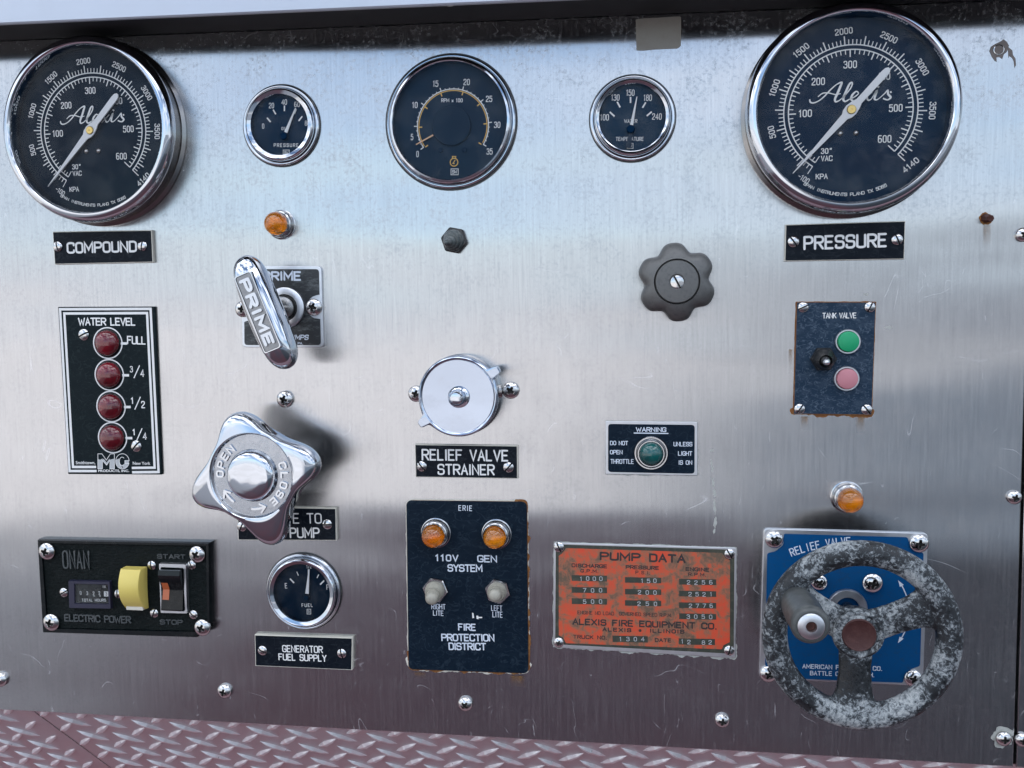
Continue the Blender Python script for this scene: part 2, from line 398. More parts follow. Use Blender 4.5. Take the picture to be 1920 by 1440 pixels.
def frame(name, outer, inner, h0, h1, mat, parent, bev=0, label=None):
    """flat ring between two outlines of equal length, with height"""
    k = len(outer)
    vs = [(x, z, h0) for x, z in outer]+[(x, z, h1) for x, z in inset(outer, bev)]+[(x, z, h1) for x, z in inset(inner, -bev)]+[(x, z, h0) for x, z in inner]
    c = outer
    return part(name, vs, ring_faces(k, 4), mat, parent, 30, at=(sum(p[0] for p in c)/k, sum(p[1] for p in c)/k, h0), label=label)
def quad(c, h=0):
    """four measured corners (TL TR BR BL) -> outline on the plane h proud"""
    return [P(u, v, h) for u, v in c]
def Z(x0, y0, k): return lambda x, y: (x0+x/k, y0+y/k)

# ---- single-stroke engraved lettering. grid 0..6 wide, 0..9 high; '~' marks a rounded stroke, 'o' a closed rounded one
G = {'A': '0,0 3,9 6,0|1.1,3.2 4.9,3.2', 'B': '0,0 0,9|~0,9 5.7,9 5.7,4.9 0,4.9|~0,4.9 6.2,4.9 6.2,0 0,0',
'C': '~6,2.2 6,0 0,0 0,4.5 0,9 6,9 6,6.8', 'D': '0,0 0,9|~0,9 5.8,9 6,4.5 5.8,0 0,0', 'E': '5.6,0 0,0 0,9 5.6,9|0,4.7 4.8,4.7', 'F': '0,0 0,9 5.6,9|0,4.7 4.6,4.7',
'G': '~6,6.8 6,9 0,9 0,4.5 0,0 6,0 6,2.4 6,4|6,3.9 3.4,3.9', 'H': '0,0 0,9|6,0 6,9|0,4.6 6,4.6', 'I': '3,0 3,9', 'J': '~5,9 5,3 5,0 0,0 0,3', 'K': '0,0 0,9|5.8,9 0,3.6|2,5.4 6,0',
'L': '0,9 0,0 5.4,0', 'M': '0,0 0,9 3,2.6 6,9 6,0', 'N': '0,0 0,9 6,0 6,9', 'O': 'o0,9 0,4.5 0,0 6,0 6,4.5 6,9', 'P': '0,0 0,9|~0,9 6.2,9 6.2,4.2 0,4.2',
'Q': 'o0,9 0,4.5 0,0 6,0 6,4.5 6,9|3.6,2.4 6.2,-.6', 'R': '0,0 0,9|~0,9 6.2,9 6.2,4.4 0,4.4|2.8,4.4 6,0', 'S': '~5.8,7 5.6,9 0,9 0,4.9 3,4.7 6,4.5 6,0 0,0 .2,2.1',
'T': '0,9 6,9|3,9 3,0', 'U': '~0,9 0,3 0,0 6,0 6,3 6,9', 'V': '0,9 3,0 6,9', 'W': '0,9 1.5,0 3,6.5 4.5,0 6,9', 'X': '0,0 6,9|0,9 6,0', 'Y': '0,9 3,4.4 6,9|3,4.4 3,0', 'Z': '0,9 6,9 0,0 6,0',
'0': 'o.4,9 .4,4.5 .4,0 5.6,0 5.6,4.5 5.6,9', '1': '1.6,7.3 3.4,9 3.4,0', '2': '~.4,6.8 .4,9 5.6,9 5.6,5.6 3,3.5 .4,1.6 .3,0|.3,0 5.8,0', '3': '~.5,7.4 .6,9 5.4,9 5.4,4.9 2.4,4.9|~2.4,4.9 5.8,4.9 5.8,0 .3,0 .3,1.8',
'4': '4.4,0 4.4,9 .2,2.6 6,2.6', '5': '5.4,9 .8,9 .6,5.1|~.6,5.1 3,6 5.8,5.6 5.8,0 .4,0 .3,1.8', '6': '~5.2,9 .5,9.4 .4,4.6 .4,2.6|o.4,5.4 .4,0 5.7,0 5.7,5.4', '7': '.2,9 5.8,9 2,0',
'8': 'o.6,9 .6,4.9 5.4,4.9 5.4,9|o.2,4.9 .2,0 5.8,0 5.8,4.9', '9': '~.8,0 5.5,-.4 5.6,4.4 5.6,6.4|o.3,9 .3,3.6 5.6,3.6 5.6,9', '-': '1,4.2 5,4.2', '.': '2.8,0 3.2,0', ',': '3.2,.4 2.4,-1.4',
'/': '.4,-.6 5.6,9.6', '"': '2,9.4 1.6,7|4.2,9.4 3.8,7', "'": '3,9.4 2.8,7.2', 'x': '.6,0 5,5.6|.6,5.6 5,0', '_': '0,0 6,0'}
WID = {'I': 1.2, '.': 1.2, ',': 1.6, "'": 1.4, '1': 4.2, 'M': 7.2, 'W': 8.4, ' ': 4.2, '/': 5.2, 'x': 5.2, '"': 4.6, 'L': 5.4, 'F': 5.6, 'E': 5.6, '-': 5}
def chaikin(p, closed, it=3):
    for _ in range(it):
        q = []
        n = len(p)
        if not closed: q.append(p[0])
        for i in range(n if closed else n-1):
            a, b = p[i], p[(i+1) % n]
            lo, hi = ((.25, .75))
            q.append((a[0]*.75+b[0]*.25, a[1]*.75+b[1]*.25)); q.append((a[0]*.25+b[0]*.75, a[1]*.25+b[1]*.75))
        if not closed: q.append(p[-1])
        p = q
    return p
def glyph(c):
    res = []
    for s in G.get(c, '').split('|'):
        if not s: continue
        fl = s[0] if s[0] in '~o' else ''
        pts = [tuple(float(t) for t in q.split(',')) for q in s[len(fl):].split()]
        if fl: pts = chaikin(pts, fl == 'o', 3 if fl == 'o' else 2)
        res.append((pts, fl == 'o'))
    return res
def ribbon(pts, w, closed=False, widths=None):
    """outline strip (left list, right list) along a polyline, mitred"""
    out = []; n = len(pts); Ls, Rs = [], []
    for i in range(n):
        p = Vector(pts[i][:2])
        a = Vector(pts[i-1][:2]) if (i > 0 or closed) else None
        b = Vector(pts[(i+1) % n][:2]) if (i < n-1 or closed) else None
        d1 = (p-a).normalized() if a is not None and (p-a).length > 1e-9 else None
        d2 = (b-p).normalized() if b is not None and (b-p).length > 1e-9 else None
        if d1 is None: d1 = d2
        if d2 is None: d2 = d1
        if d1 is None: continue
        nn = Vector((-(d1.y+d2.y), d1.x+d2.x))
        if nn.length < 1e-6: nn = Vector((-d1.y, d1.x))
        nn.normalize(); c = max(.5, nn.dot(Vector((-d1.y, d1.x))))
        ww = (widths[i] if widths else w)/2
        Ls.append(p+nn*ww/c); Rs.append(p-nn*ww/c)
    if not closed and not widths:      # blunt round ends
        for (k, j) in ((0, 1), (-1, -2)):
            mid = (Ls[k]+Rs[k])/2; d = (mid-(Ls[j]+Rs[j])/2)
            if d.length < 1e-9: continue
            d.normalize(); e = d*w*.42
            l2, r2 = mid+(Ls[k]-mid)*.55+e, mid+(Rs[k]-mid)*.55+e
            if k == 0: Ls.insert(0, l2); Rs.insert(0, r2)
            else: Ls.append(l2); Rs.append(r2)
    return Ls, Rs
class Ink:
    """collects strokes drawn on a plane h proud of the panel into one printed or raised mesh"""
    def __init__(s, h, rise=0.0): s.h = h; s.rise = rise; s.v = []; s.f = []; s.k = 0
    def strip(s, Ls, Rs, closed=False):
        s.k += 1; dh = s.h+(s.k % 40)*2.5e-6+s.rise; n = len(Ls); b = len(s.v)
        for p in Ls: s.v.append((p.x, p.y, dh))
        for p in Rs: s.v.append((p.x, p.y, dh))
        for i in range(n if closed else n-1):
            j = (i+1) % n; s.f.append((b+i, b+j, b+n+j, b+n+i))
        if s.rise:
            c = len(s.v)
            for p in Ls: s.v.append((p.x, p.y, s.h-.0002))
            for p in Rs: s.v.append((p.x, p.y, s.h-.0002))
            for i in range(n if closed else n-1):
                j = (i+1) % n; s.f.append((b+i, b+j, c+j, c+i)); s.f.append((b+n+i, b+n+j, c+n+j, c+n+i))
            if not closed:
                s.f.append((b, b+n, c+n, c)); s.f.append((b+n-1, b+2*n-1, c+2*n-1, c+n-1))
    def line(s, pts, w, closed=False, widths=None): s.strip(*ribbon(pts, w, closed, widths), closed)
    def arc(s, c, r, a0, a1, w, n=96):
        s.line([(c[0]+r*math.cos(R(a0+(a1-a0)*i/n)), c[1]+r*math.sin(R(a0+(a1-a0)*i/n))) for i in range(n+1)], w, widths=[w]*(n+1))
    def circle(s, c, r, w, n=48):
        s.line([(c[0]+r*math.cos(2*math.pi*i/n), c[1]+r*math.sin(2*math.pi*i/n)) for i in range(n)], w, True)
    def poly(s, pts):
        s.k += 1; b = len(s.v); dh = s.h+(s.k % 40)*2.5e-6+s.rise
        for p in pts: s.v.append((p[0], p[1], dh))
        s.f.append(tuple(range(b, b+len(pts))))
    def text(s, string, c, height, width=None, ang=0, weight=.14, track=2.2, drop=0, slant=0, hide=''):
        """string centred at c on the plane, cap height, total width fitted if given"""
        adv = [0]; 
        for ch in string: adv.append(adv[-1]+WID.get(ch, 6)+track)
        tot = adv[-1]-track; sy = height/9; sx = sy*.62 if width is None else width/tot
        ca, sa = math.cos(ang), math.sin(ang); wk = min(weight*1.12*height, 1.8*sx); sy = (height-wk)/9
        for i, ch in enumerate(string):
            if ch in hide and hide: continue
            wd = WID.get(ch, 6)
            for pts, cl in glyph(ch):
                q = []
                for x, y in pts:
                    if ch in ('I', "'", '.', ','): x = x-3+.6
                    elif ch in WID and ch not in ('"', '1', '-', 'x', '/'): x = x*wd/6
                    elif ch == '1': x = x-.9
                    X = (adv[i]+x-tot/2)*sx+slant*(y-4.5)*sy; Y = (y-4.5)*sy
                    q.append((c[0]+X*ca-Y*sa, c[1]+X*sa+Y*ca))
                s.line(q, wk, cl)
    def px(s, string, u, v, hpx, wpx, dv=0, weight=.14, track=2.2, slant=0, hide=''):
        """string whose centre, cap height and width were measured in the photograph; dv = rise of its right end (px)"""
        a = P(u-wpx/2, v+dv/2, s.h); b = P(u+wpx/2, v-dv/2, s.h); t = P(u, v-hpx/2, s.h); m_ = P(u, v+hpx/2, s.h)
        wd = math.hypot(b[0]-a[0], b[1]-a[1]); ang = math.atan2(b[1]-a[1], b[0]-a[0])
        s.text(string, P(u, v, s.h), t[1]-m_[1], wd-weight*(t[1]-m_[1]), ang, weight, track, slant=slant, hide=hide)
    def seg(s, p, q, wpx): s.line([P(*p, s.h), P(*q, s.h)], wpx*PX(s.h), widths=[wpx*PX(s.h)]*2)
    def done(s, mat, parent, name='lettering', label=None, at=None):
        at = at or (s.v[0][0], s.v[0][1], s.h)
        return part(name, s.v, s.f, mat, parent, at=at, label=label)
def btext(name, string, c, h, height, width, mat, parent, ang=0, rise=0, slant=0, bold=0, label=None):
    """small or bold print with the built-in sans font, converted to mesh"""
    cu = bpy.data.curves.new(name, 'FONT'); cu.body = string; cu.align_x = 'CENTER'; cu.align_y = 'CENTER'; cu.offset = bold; cu.shear = slant
    cu.extrude = rise; cu.resolution_u = 3
    o = bpy.data.objects.new(name, cu); col.objects.link(o); bpy.context.view_layer.update()
    me = bpy.data.meshes.new_from_object(o); bpy.data.objects.remove(o)
    xs = [v.co.x for v in me.vertices]; ys = [v.co.y for v in me.vertices]
    cx, cy = (max(xs)+min(xs))/2, (max(ys)+min(ys))/2; sx = width/(max(xs)-min(xs)); sy = height/(max(ys)-min(ys))
    ca, sa = math.cos(ang), math.sin(ang)
    for v in me.vertices:
        X, Y = (v.co.x-cx)*sx, (v.co.y-cy)*sy
        v.co = Vector((X*ca-Y*sa, -v.co.z, X*sa+Y*ca))
    me.materials.clear(); me.materials.append(M[mat])
    o = bpy.data.objects.new(name, me); col.objects.link(o); o.location = W((c[0], c[1], h))-origin(parent); o.parent = parent
    if label: o['label'] = label
    return o
def bpx(name, string, u, v, hpx, wpx, h, mat, parent, dv=0, **k):
    a = P(u-wpx/2, v+dv/2, h); b = P(u+wpx/2, v-dv/2, h); t = P(u, v-hpx/2, h); m_ = P(u, v+hpx/2, h)
    return btext(name, string, P(u, v, h), h, t[1]-m_[1], math.hypot(b[0]-a[0], b[1]-a[1]), mat, parent, ang=math.atan2(b[1]-a[1], b[0]-a[0]), **k)

# ---- screws: heads with a real slot or cross recess, one mesh per kind
def screw_mesh(kind):
    nr, ns = 26, 72; vs, fs = [], []
    def mask(x, z):
        def sm(a, b, t): t = max(0, min(1, (t-a)/(b-a))); return t*t*(3-2*t)
        if kind == 'slot': return 1-sm(.085, .13, abs(x))
        wx = .085+.16*max(0, .34-abs(z)); wz = .085+.16*max(0, .34-abs(x))
        a = (1-sm(wx, wx+.06, abs(x)))*(1-sm(.40, .50, abs(z))); b = (1-sm(wz, wz+.06, abs(z)))*(1-sm(.40, .50, abs(x)))
        return max(a, b)
    H = .62 if kind == 'cross' else .50
    vs.append((0, 0, 0)); 
    rads = [.04*(i+1) for i in range(nr-4)]
    rads = [r*.90/rads[-1] for r in rads]+[.94, .975, 1.0, 1.0]
    hs = []
    for i, r in enumerate(rads):
        for j in range(ns):
            a = 2*math.pi*j/ns; x, z = r*math.cos(a), r*math.sin(a)
            h = H*math.sqrt(max(0, 1-(r*.93)**2))
            if i == nr-1: h = -.02
            else:
                dep = .42*mask(x, z)
                if kind == 'cross': dep *= 1.2*(1-.8*math.hypot(x, z))
                h = h-dep if dep > .001 else h
            vs.append((x, z, max(h, .0) if i < nr-1 else h))
    vs[0] = (0, 0, H-(.42 if kind == 'slot' else .5))
    for j in range(ns): fs.append((0, 1+j, 1+(j+1) % ns))
    for i in range(nr-1):
        for j in range(ns):
            a = 1+i*ns+j; b = 1+i*ns+(j+1) % ns; fs.append((a, b, b+ns, a+ns))
    me = bpy.data.meshes.new(kind+'_screw_head'); me.from_pydata([tuple(W(v)) for v in vs], [], fs); me.update()
    import bmesh
    bm = bmesh.new(); bm.from_mesh(me); bmesh.ops.recalc_face_normals(bm, faces=bm.faces); bm.to_mesh(me); bm.free()
    me.shade_smooth(); me.set_sharp_from_angle(angle=R(40)); me.materials.append(M['screw']); me.materials.append(M['recess_shade'])
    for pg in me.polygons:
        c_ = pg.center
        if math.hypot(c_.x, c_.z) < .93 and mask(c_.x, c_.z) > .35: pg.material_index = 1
    return me
SM = {k: screw_mesh(k) for k in ('slot', 'cross')}
def screw(kind, u, v, rpx, h, parent=None, rot=0, label=None, cat=None, group=None, name='screw', lift=1.0):
    o = bpy.data.objects.new(name, SM[kind]); col.objects.link(o)
    x, z = P(u, v, h); r = rpx*PX(h)
    o.location = W((x, z, h))-origin(parent); o.scale = (r, r*lift, r); o.rotation_euler = (0, R(rot), 0)
    if parent is not None: o.parent = parent
    else: tag(o, label, cat or 'screw', group)
    return o
# ------------------------------------------------------------------ setting and large structure
def sheet(name, poly3, mat, kind='structure'):
    me = bpy.data.meshes.new(name); me.from_pydata([tuple(p) for p in poly3], [], [tuple(range(len(poly3)))]); me.materials.append(M[mat])
    o = bpy.data.objects.new(name, me); col.objects.link(o); o['kind'] = kind; return o
sheet('ground', [(-900, -1500, 0), (900, -1500, 0), (900, 300, 0), (-900, 300, 0)], 'ground')
# the truck body that carries the panel and shades it
def boxmesh(name, x0, x1, y0, y1, z0, z1, mat, parent=None):
    vs = [(x, -y, z) for x in (x0, x1) for y in (y0, y1) for z in (z0, z1)]
    vs = [(x, z, h) for x, h, z in vs]
    return part(name, vs, [(0, 1, 3, 2), (4, 6, 7, 5), (0, 4, 5, 1), (2, 3, 7, 6), (0, 2, 6, 4), (1, 5, 7, 3)], mat, parent)
body = boxmesh('truck_body', -3.6, 4.6, .30, 2.6, .45, 3.5, 'redpaint'); body['kind'] = 'structure'
far = boxmesh('unseen_dark_block', 4.0, 60, -24, -34, 0, 3.4, 'dark_block'); far['kind'] = 'structure'  # plain block added out of view to darken the right-hand reflection

bl, br = P(0, 1331), P(1485, 1415)
zb = lambda x: bl[1]+(br[1]-bl[1])*(x-bl[0])/(br[0]-bl[0])
sa, sb = P(1918, 820), P(1900, 1440)
xs = lambda z: sa[0]+(sb[0]-sa[0])*(z-sa[1])/(sb[1]-sa[1])
ZT = P(960, 3)[1]+.10
panel = top('instrument_board', 'wide brushed stainless steel board that carries all the gauges and valves', 'instrument board', (0, CZ-.1, 0))
XL, XR2 = -1.1, .95
xsb, xst = xs(zb(.28)), xs(ZT)
prism('sheet', [(XL, zb(XL)), (xsb, zb(xsb)), (xst, ZT), (XL, ZT)], -.003, 0, 'steel', panel, bev=.0007)
side = top('side_panel', 'narrow strip of the next stainless panel at the right edge beyond the seam', 'panel', (xsb+.05, CZ-.1, 0))
g_ = .0018
prism('sheet', [(xsb+g_, zb(xsb)), (XR2, zb(XR2)), (XR2, ZT), (xst+g_, ZT)], -.003, 0, 'steel', side, bev=.0007)
prism('seam_shade_strip', [(xsb-.01, zb(xsb)), (xsb+.014, zb(xsb)), (xst+.014, ZT), (xst-.01, ZT)], -.008, -.0045, 'hole', side)  # black strip added behind the seam, stands in for shade in the gap
# overhanging ledge
LD = .046
e0, e1 = P(0, 45, LD), P(1030, 0, LD)
ze = lambda x: e0[1]+(e1[1]-e0[1])*(x-e0[0])/(e1[0]-e0[0])
ledge = top('overhang_ledge', 'pale aluminium ledge jutting out along the top of the panel', 'ledge', (0, ze(0), .02))
A, B_ = -1.0, .95
vs = []
for x in (A, B_):
    z = ze(x)
    vs += [(x, z+.0006, LD-.0035), (x, z, LD-.0028), (x, z, LD-.0008), (x, z+.0010, LD), (x, z+.075, LD-.006), (x, z+.082, LD-.018), (x, z+.085, .001), (x, z+.004, .001), (x, z+.004, LD-.0035)]
n_ = 9
part('lip', vs, [(i, (i+1) % n_, (i+1) % n_+n_, i+n_) for i in range(n_)]+[tuple(range(n_)), tuple(range(n_, 2*n_))], 'ledge', ledge, 40)
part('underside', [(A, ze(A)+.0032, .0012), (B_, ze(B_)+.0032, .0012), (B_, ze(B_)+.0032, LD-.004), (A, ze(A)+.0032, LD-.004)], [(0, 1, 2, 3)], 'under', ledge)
rv = P(840, 13, LD)
lathe('rivet', (rv[0], ze(rv[0])+.0032, LD-.006), [(.0045, 0), (.004, .001), (.0025, .0018), (0, .0021)], 'chrome2', ledge, axis=(0, -1, .0), seg=24)
# undercut tread plate below the panel
tp = top('tread_plate', 'pinkish diamond tread plate sloping back under the steel panel', 'tread plate', (0, zb(0), -.006))
SL = .26
def tpt(x, t, n=0.0):      # x along, t down the slope, n out of the plate
    s2 = math.sqrt(.5); return (x, zb(x)+.006-t*s2-n*s2, -.010-t*s2+n*s2)
seam_x = P(44, 1362, -.02)[0]
cr1 = P(35, 1350, -.012)[0]; cr2 = P(133, 1440, -.075)[0]
cx = lambda t: cr1+(cr2-cr1)*t/.10
def strip(x0f, x1f, thick, nm, lab=None):
    vs = []
    for t in (0, SL):
        for xf in (x0f, x1f):
            x = xf(t); vs += [tpt(x, t, 0), tpt(x, t, -thick)]
    return part(nm, vs, [(0, 2, 6, 4), (1, 5, 7, 3), (0, 4, 5, 1), (2, 3, 7, 6), (0, 1, 3, 2), (4, 6, 7, 5)], 'tread', tp, label=lab)
strip(lambda t: -1.0, lambda t: cx(t)-.0011, .003, 'plate', 'left tread plate beside the butt joint')
strip(lambda t: cx(t)+.0011, lambda t: .95, .003, 'plate')
def bar_mesh(sgn):
    Lh, Wd, Hh = .0158, .0034, .0026; s2 = math.sqrt(.5)
    prof = [(-1, 0, 0), (-.55, .62, .7), (-.08, 1, 1), (.08, .9, .85), (.5, .72, .72), (1, 0, 0)]
    vs, fs = [], []
    for (a, w_, h_) in prof:
        for sd_, hh in ((-1, -.05), (-.45, h_), (.45, h_), (1, -.05)):
            vs.append((a*Lh, sd_*Wd*max(w_, .06), hh*Hh if hh > 0 else -.0002))
    for i in range(len(prof)-1):
        for j in range(3): a = i*4+j; fs.append((a, a+1, a+5, a+4))
    me = bpy.data.meshes.new('tread_bar'); ca, sa_ = math.cos(R(45)*sgn), math.sin(R(45)*sgn)
    out = []
    for (p, q, n) in vs:
        x, t = p*ca-q*sa_, p*sa_+q*ca
        out.append(tuple(W((x, -t*s2-n*s2, -t*s2+n*s2))))
    me.from_pydata(out, [], fs); me.update()
    import bmesh
    bm = bmesh.new(); bm.from_mesh(me); bmesh.ops.recalc_face_normals(bm, faces=bm.faces); bm.to_mesh(me); bm.free()
    me.materials.append(M['barm']); return me
BM = {1: bar_mesh(1), -1: bar_mesh(-1)}
px0 = P(174, 1352, -.02)[0]; PITX, PITT = .0334, .0350
def project(p):
    q_ = W(p)-CAM; z_ = q_.dot(FW); return 960+FPX*q_.dot(RX)/z_, 720-FPX*q_.dot(UP)/z_
for j in range(7):
    for i in range(-12, 30):
        for s_, ox, ot in ((1, 0, .0), (-1, .5, .5)):
            x = px0+(i+ox)*PITX; t = .0125+(j+ot)*PITT
            pu, pv_ = project(tpt(x, t))
            if abs(x-cx(t)) < .0085 or pu < -60 or pu > 1980 or pv_ > 1475: continue
            o = bpy.data.objects.new('tread_bar', BM[s_]); col.objects.link(o); o.parent = tp
            o.location = W(tpt(x, t, 0))-tp.location
# painted running board lower down, its red shows in every downward reflection
rb = boxmesh('running_board', -2.5, 3.0, -.30, .28, CZ-.80, CZ-.76, 'fadedred'); rb['kind'] = 'structure'

# ------------------------------------------------------------------ big master gauges
def big_gauge(lab, bez, name='pressure_gauge', compound=False):
    HB = .022
    cx_, cz_ = P(bez[0], bez[1], HB); Rr = .0661
    root = top(name, lab, 'gauge', (cx_, cz_, 0), 'large round master gauges')
    c = (cx_, cz_, 0)
    lathe('case', c, [(Rr*1.02, 0), (Rr*1.02, .0025), (Rr*.985, .0038), (Rr*.98, .013), (Rr*.93, .0132)], 'case', root, seg=96)
    lathe('bezel', c, [(Rr*.93, .0125), (Rr*.985, .0126), (Rr*1.0, .0145), (Rr*.998, .0172), (Rr*.985, .0196), (Rr*.962, .0214), (Rr*.935, .0224), (Rr*.91, .0225), (Rr*.895, .0217), (Rr*.886, .0200), (Rr*.882, .010)], 'chrome', root, seg=128)
    HD = .0112; Fr = Rr*.885
    lathe('dial', c, [(Fr+.001, HD), (0, HD)], 'dial' if compound else 'dial2', root, seg=96)
    ink = Ink(HD+.00008); C2 = (cx_, cz_)
    A0 = 226.0; K = .45
    def pol(a, r): return (cx_+math.cos(R(a))*r*Fr, cz_+math.sin(R(a))*r*Fr)
    def tick(a, r0, r1, w): ink.line([pol(a, r0), pol(a, r1)], w*Fr, widths=[w*Fr]*2)
    end = A0-K*600; vac = A0+10.5
    ink.arc(C2, .705*Fr, vac, end, .013*Fr); ink.arc(C2, .655*Fr, vac, end, .013*Fr)
    for p in range(0, 601, 10):
        a = A0-K*p
        r1 = .575 if p % 100 == 0 else (.575 if p % 50 == 0 else .605)
        tick(a, .655, r1, .013 if p % 50 == 0 else .010)
    for k in range(0, 83):
        kp = k*50; a = A0-K*kp/6.895
        r1 = .80 if kp % 500 == 0 else (.80 if kp % 250 == 0 else .762)
        tick(a, .705, r1, .013 if kp % 250 == 0 else .010)
    for q in range(1, 4):
        tick(A0+q*3.5, .655, .575 if q == 3 else .61, .009); tick(A0+q*3.5, .705, .80 if q == 3 else .755, .009)
    tick(end, .655, .56, .011); tick(end, .705, .81, .011)
    for p, r in ((100, .475), (200, .475), (300, .495), (400, .49), (500, .475), (600, .485)):
        a = A0-K*p+(3 if p == 600 else 0); ink.text(str(p), pol(a, r), .082*Fr, .135*Fr, weight=.17)
    ink.text('30"', (cx_-.245*Fr, cz_-.425*Fr), .062*Fr, .11*Fr, weight=.15); ink.text('VAC', (cx_-.24*Fr, cz_-.505*Fr), .062*Fr, .115*Fr, weight=.15)
    ink.text('KPA', (cx_-.29*Fr, cz_-.70*Fr), .062*Fr, .12*Fr, weight=.15)
    for kp in (500, 1000, 1500, 2000, 2500, 3000, 3500):
        a = A0-K*kp/6.895; rot = a-90
        ink.text(str(kp), pol(a, .855), .070*Fr, (.13 if kp < 1000 else .18)*Fr, ang=R(rot), weight=.17)
    ink.text('4140', pol(end+.5, .885), .066*Fr, .19*Fr, ang=R(end+84), weight=.15)
    ink.text('-100', pol(vac-.5, .865), .062*Fr, .13*Fr, ang=R(vac-270), weight=.15)
    s_ = 'SPAN INSTRUMENTS PLANO TX 5D85'
    for i, ch in enumerate(s_):
        a = 239+(i)*(58/len(s_)); 
        if ch != ' ': ink.text(ch, pol(a, .905), .038*Fr, .026*Fr, ang=R(a+90), weight=.16)
    # the flowing maker's script above the hub
    def zz(x, y): return (cx_+(x-660)/505*Fr, cz_-(y-575)/505*Fr)
    script = [([(443,503),(446,518),(462,524),(490,515),(520,492),(552,458),(585,430),(612,420),(604,445),(590,480),(578,508),(582,523),(600,518)], [4,6,5,4,5,5,4,7,9,9,8,6,4]),
      ([(487,492),(512,474),(545,474),(580,484),(608,480)], [3,5,4,4,3]),
      ([(600,518),(630,492),(662,450),(668,424),(654,430),(636,470),(622,508),(632,524),(652,514)], [4,4,5,5,7,9,9,6,4]),
      ([(652,514),(680,502),(702,484),(690,472),(670,490),(664,512),(680,525),(706,514),(722,498)], [4,4,4,5,8,8,6,4,3]),
      ([(720,486),(734,478),(744,500),(754,522),(770,518)], [3,6,8,6,3]), ([(776,478),(750,500),(722,525)], [4,4,5]),
      ([(770,518),(786,492),(798,476),(790,500),(788,518),(800,522),(818,510)], [3,4,8,9,7,4,3]), ([(802,456),(808,448)], [9,9]),
      ([(818,510),(840,490),(856,474),(858,494),(872,512),(856,525),(832,516)], [3,4,6,8,8,5,6]), ([(868,486),(876,482)], [6,7])]
    for pts, wd in script:
        q, ws = [], []
        for i in range(len(pts)-1):      # Catmull-Rom
            p0 = pts[max(i-1, 0)]; p1 = pts[i]; p2 = pts[i+1]; p3 = pts[min(i+2, len(pts)-1)]
            for k in range(5):
                t = k/5
                f = lambda a, b, c_, d: .5*((2*b)+(-a+c_)*t+(2*a-5*b+4*c_-d)*t*t+(-a+3*b-3*c_+d)*t**3)
                q.append(zz(f(p0[0], p1[0], p2[0], p3[0]), f(p0[1], p1[1], p2[1], p3[1]))); ws.append((wd[i]*(1-t)+wd[i+1]*t)*1.45/505*Fr)
        q.append(zz(*pts[-1])); ws.append(wd[-1]*1.45/505*Fr)
        ink.line(q, 0, widths=ws)
    ink.done('white', root, 'dial_print', at=(cx_, cz_, HD))
    for dx in (-.10, .065):
        lathe('dial_pin', (cx_+dx*Fr, cz_-.242*Fr, HD), [(.030*Fr, 0), (.030*Fr, .0006), (.018*Fr, .0014), (0, .0017)], 'nickel', root, seg=24)
    # pointer: thin tip at zero, broad rounded tail beyond the hub
    HP = HD+.0028; a = R(227.5); ca, sa_ = math.cos(a), math.sin(a)
    outl = [(.90, -.004), (.90, .004), (.10, .040), (.06, .062), (0, .070), (-.07, .055), (-.12, .036), (-.50, .040), (-.545, .034), (-.572, .014), (-.572, -.014), (-.545, -.034), (-.50, -.040), (-.12, -.036), (-.07, -.055), (0, -.070), (.06, -.062), (.10, -.040)]
    poly = [(cx_+(x*ca-y*sa_)*Fr, cz_+(x*sa_+y*ca)*Fr) for x, y in outl]
    pt = prism('pointer', poly, HP, HP+.0008, 'needle', root, bev=.0002, at=(cx_, cz_, HP))
    lathe('hub', (cx_, cz_, HP+.0006), [(.050*Fr, 0), (.050*Fr, .0006), (.043*Fr, .001), (.008*Fr, .001), (.006*Fr, .0005), (0, .0005)], 'brass', pt, seg=32)
    lathe('glass', (cx_, cz_, .0180), [(Fr*.999, 0), (Fr*.7, .0004), (Fr*.35, .0007), (0, .0008)], 'dirtyglass' if compound else 'glass', root, seg=96)
    return root
big_gauge('large black compound gauge with dusty glass at the left above the COMPOUND plate', (157, 240.5), 'compound_gauge', True)
big_gauge('large blue-black gauge at the upper right above the PRESSURE plate', (1601.5, 200.5), 'pressure_gauge')

# ------------------------------------------------------------------ small instrument gauges
def small_gauge(name, lab, outer, ro, rin, ropen, hb, hd, dial='dial2', glass='glass', deep=False):
    cx_, cz_ = P(outer[0], outer[1], 0.002); k = PX(.004)
    root = top(name, lab, 'gauge', (cx_, cz_, 0), 'small round dash gauges')
    c = (cx_, cz_, 0); Ro, Ri, Rp = ro*k, rin*k, ropen*k
    lathe('gasket', c, [(Ro*1.025, 0), (Ro*1.025, .0008), (Ro*.9, .001)], 'rubber', root, seg=72)
    lathe('bezel', c, [(Ro, .0008), (Ro, .0018), (Ro*.99, .0026), (Ro*.965, .0031), ((Ro+Ri)/2, .0031), (Ri*1.02, .0026), (Ri*1.005, .0016), (Ri*1.0, .0030), (Ri*.99, hb-.0016), (Ri*.965, hb-.0004), (Ri*.935, hb), ((Ri+Rp)/2, hb-.0003), (Rp*1.02, hb-.0010), (Rp, hb-.0022), (Rp*.995, hd-.0005)], 'chrome', root, seg=96)
    lathe('dial', c, [(Rp+.0004, hd), (0, hd)], dial, root, seg=64)
    lathe('glass', (cx_, cz_, hb-.0022), [(Rp, 0), (0, .0003)], glass, root, seg=64)
    return root, (cx_, cz_), Rp
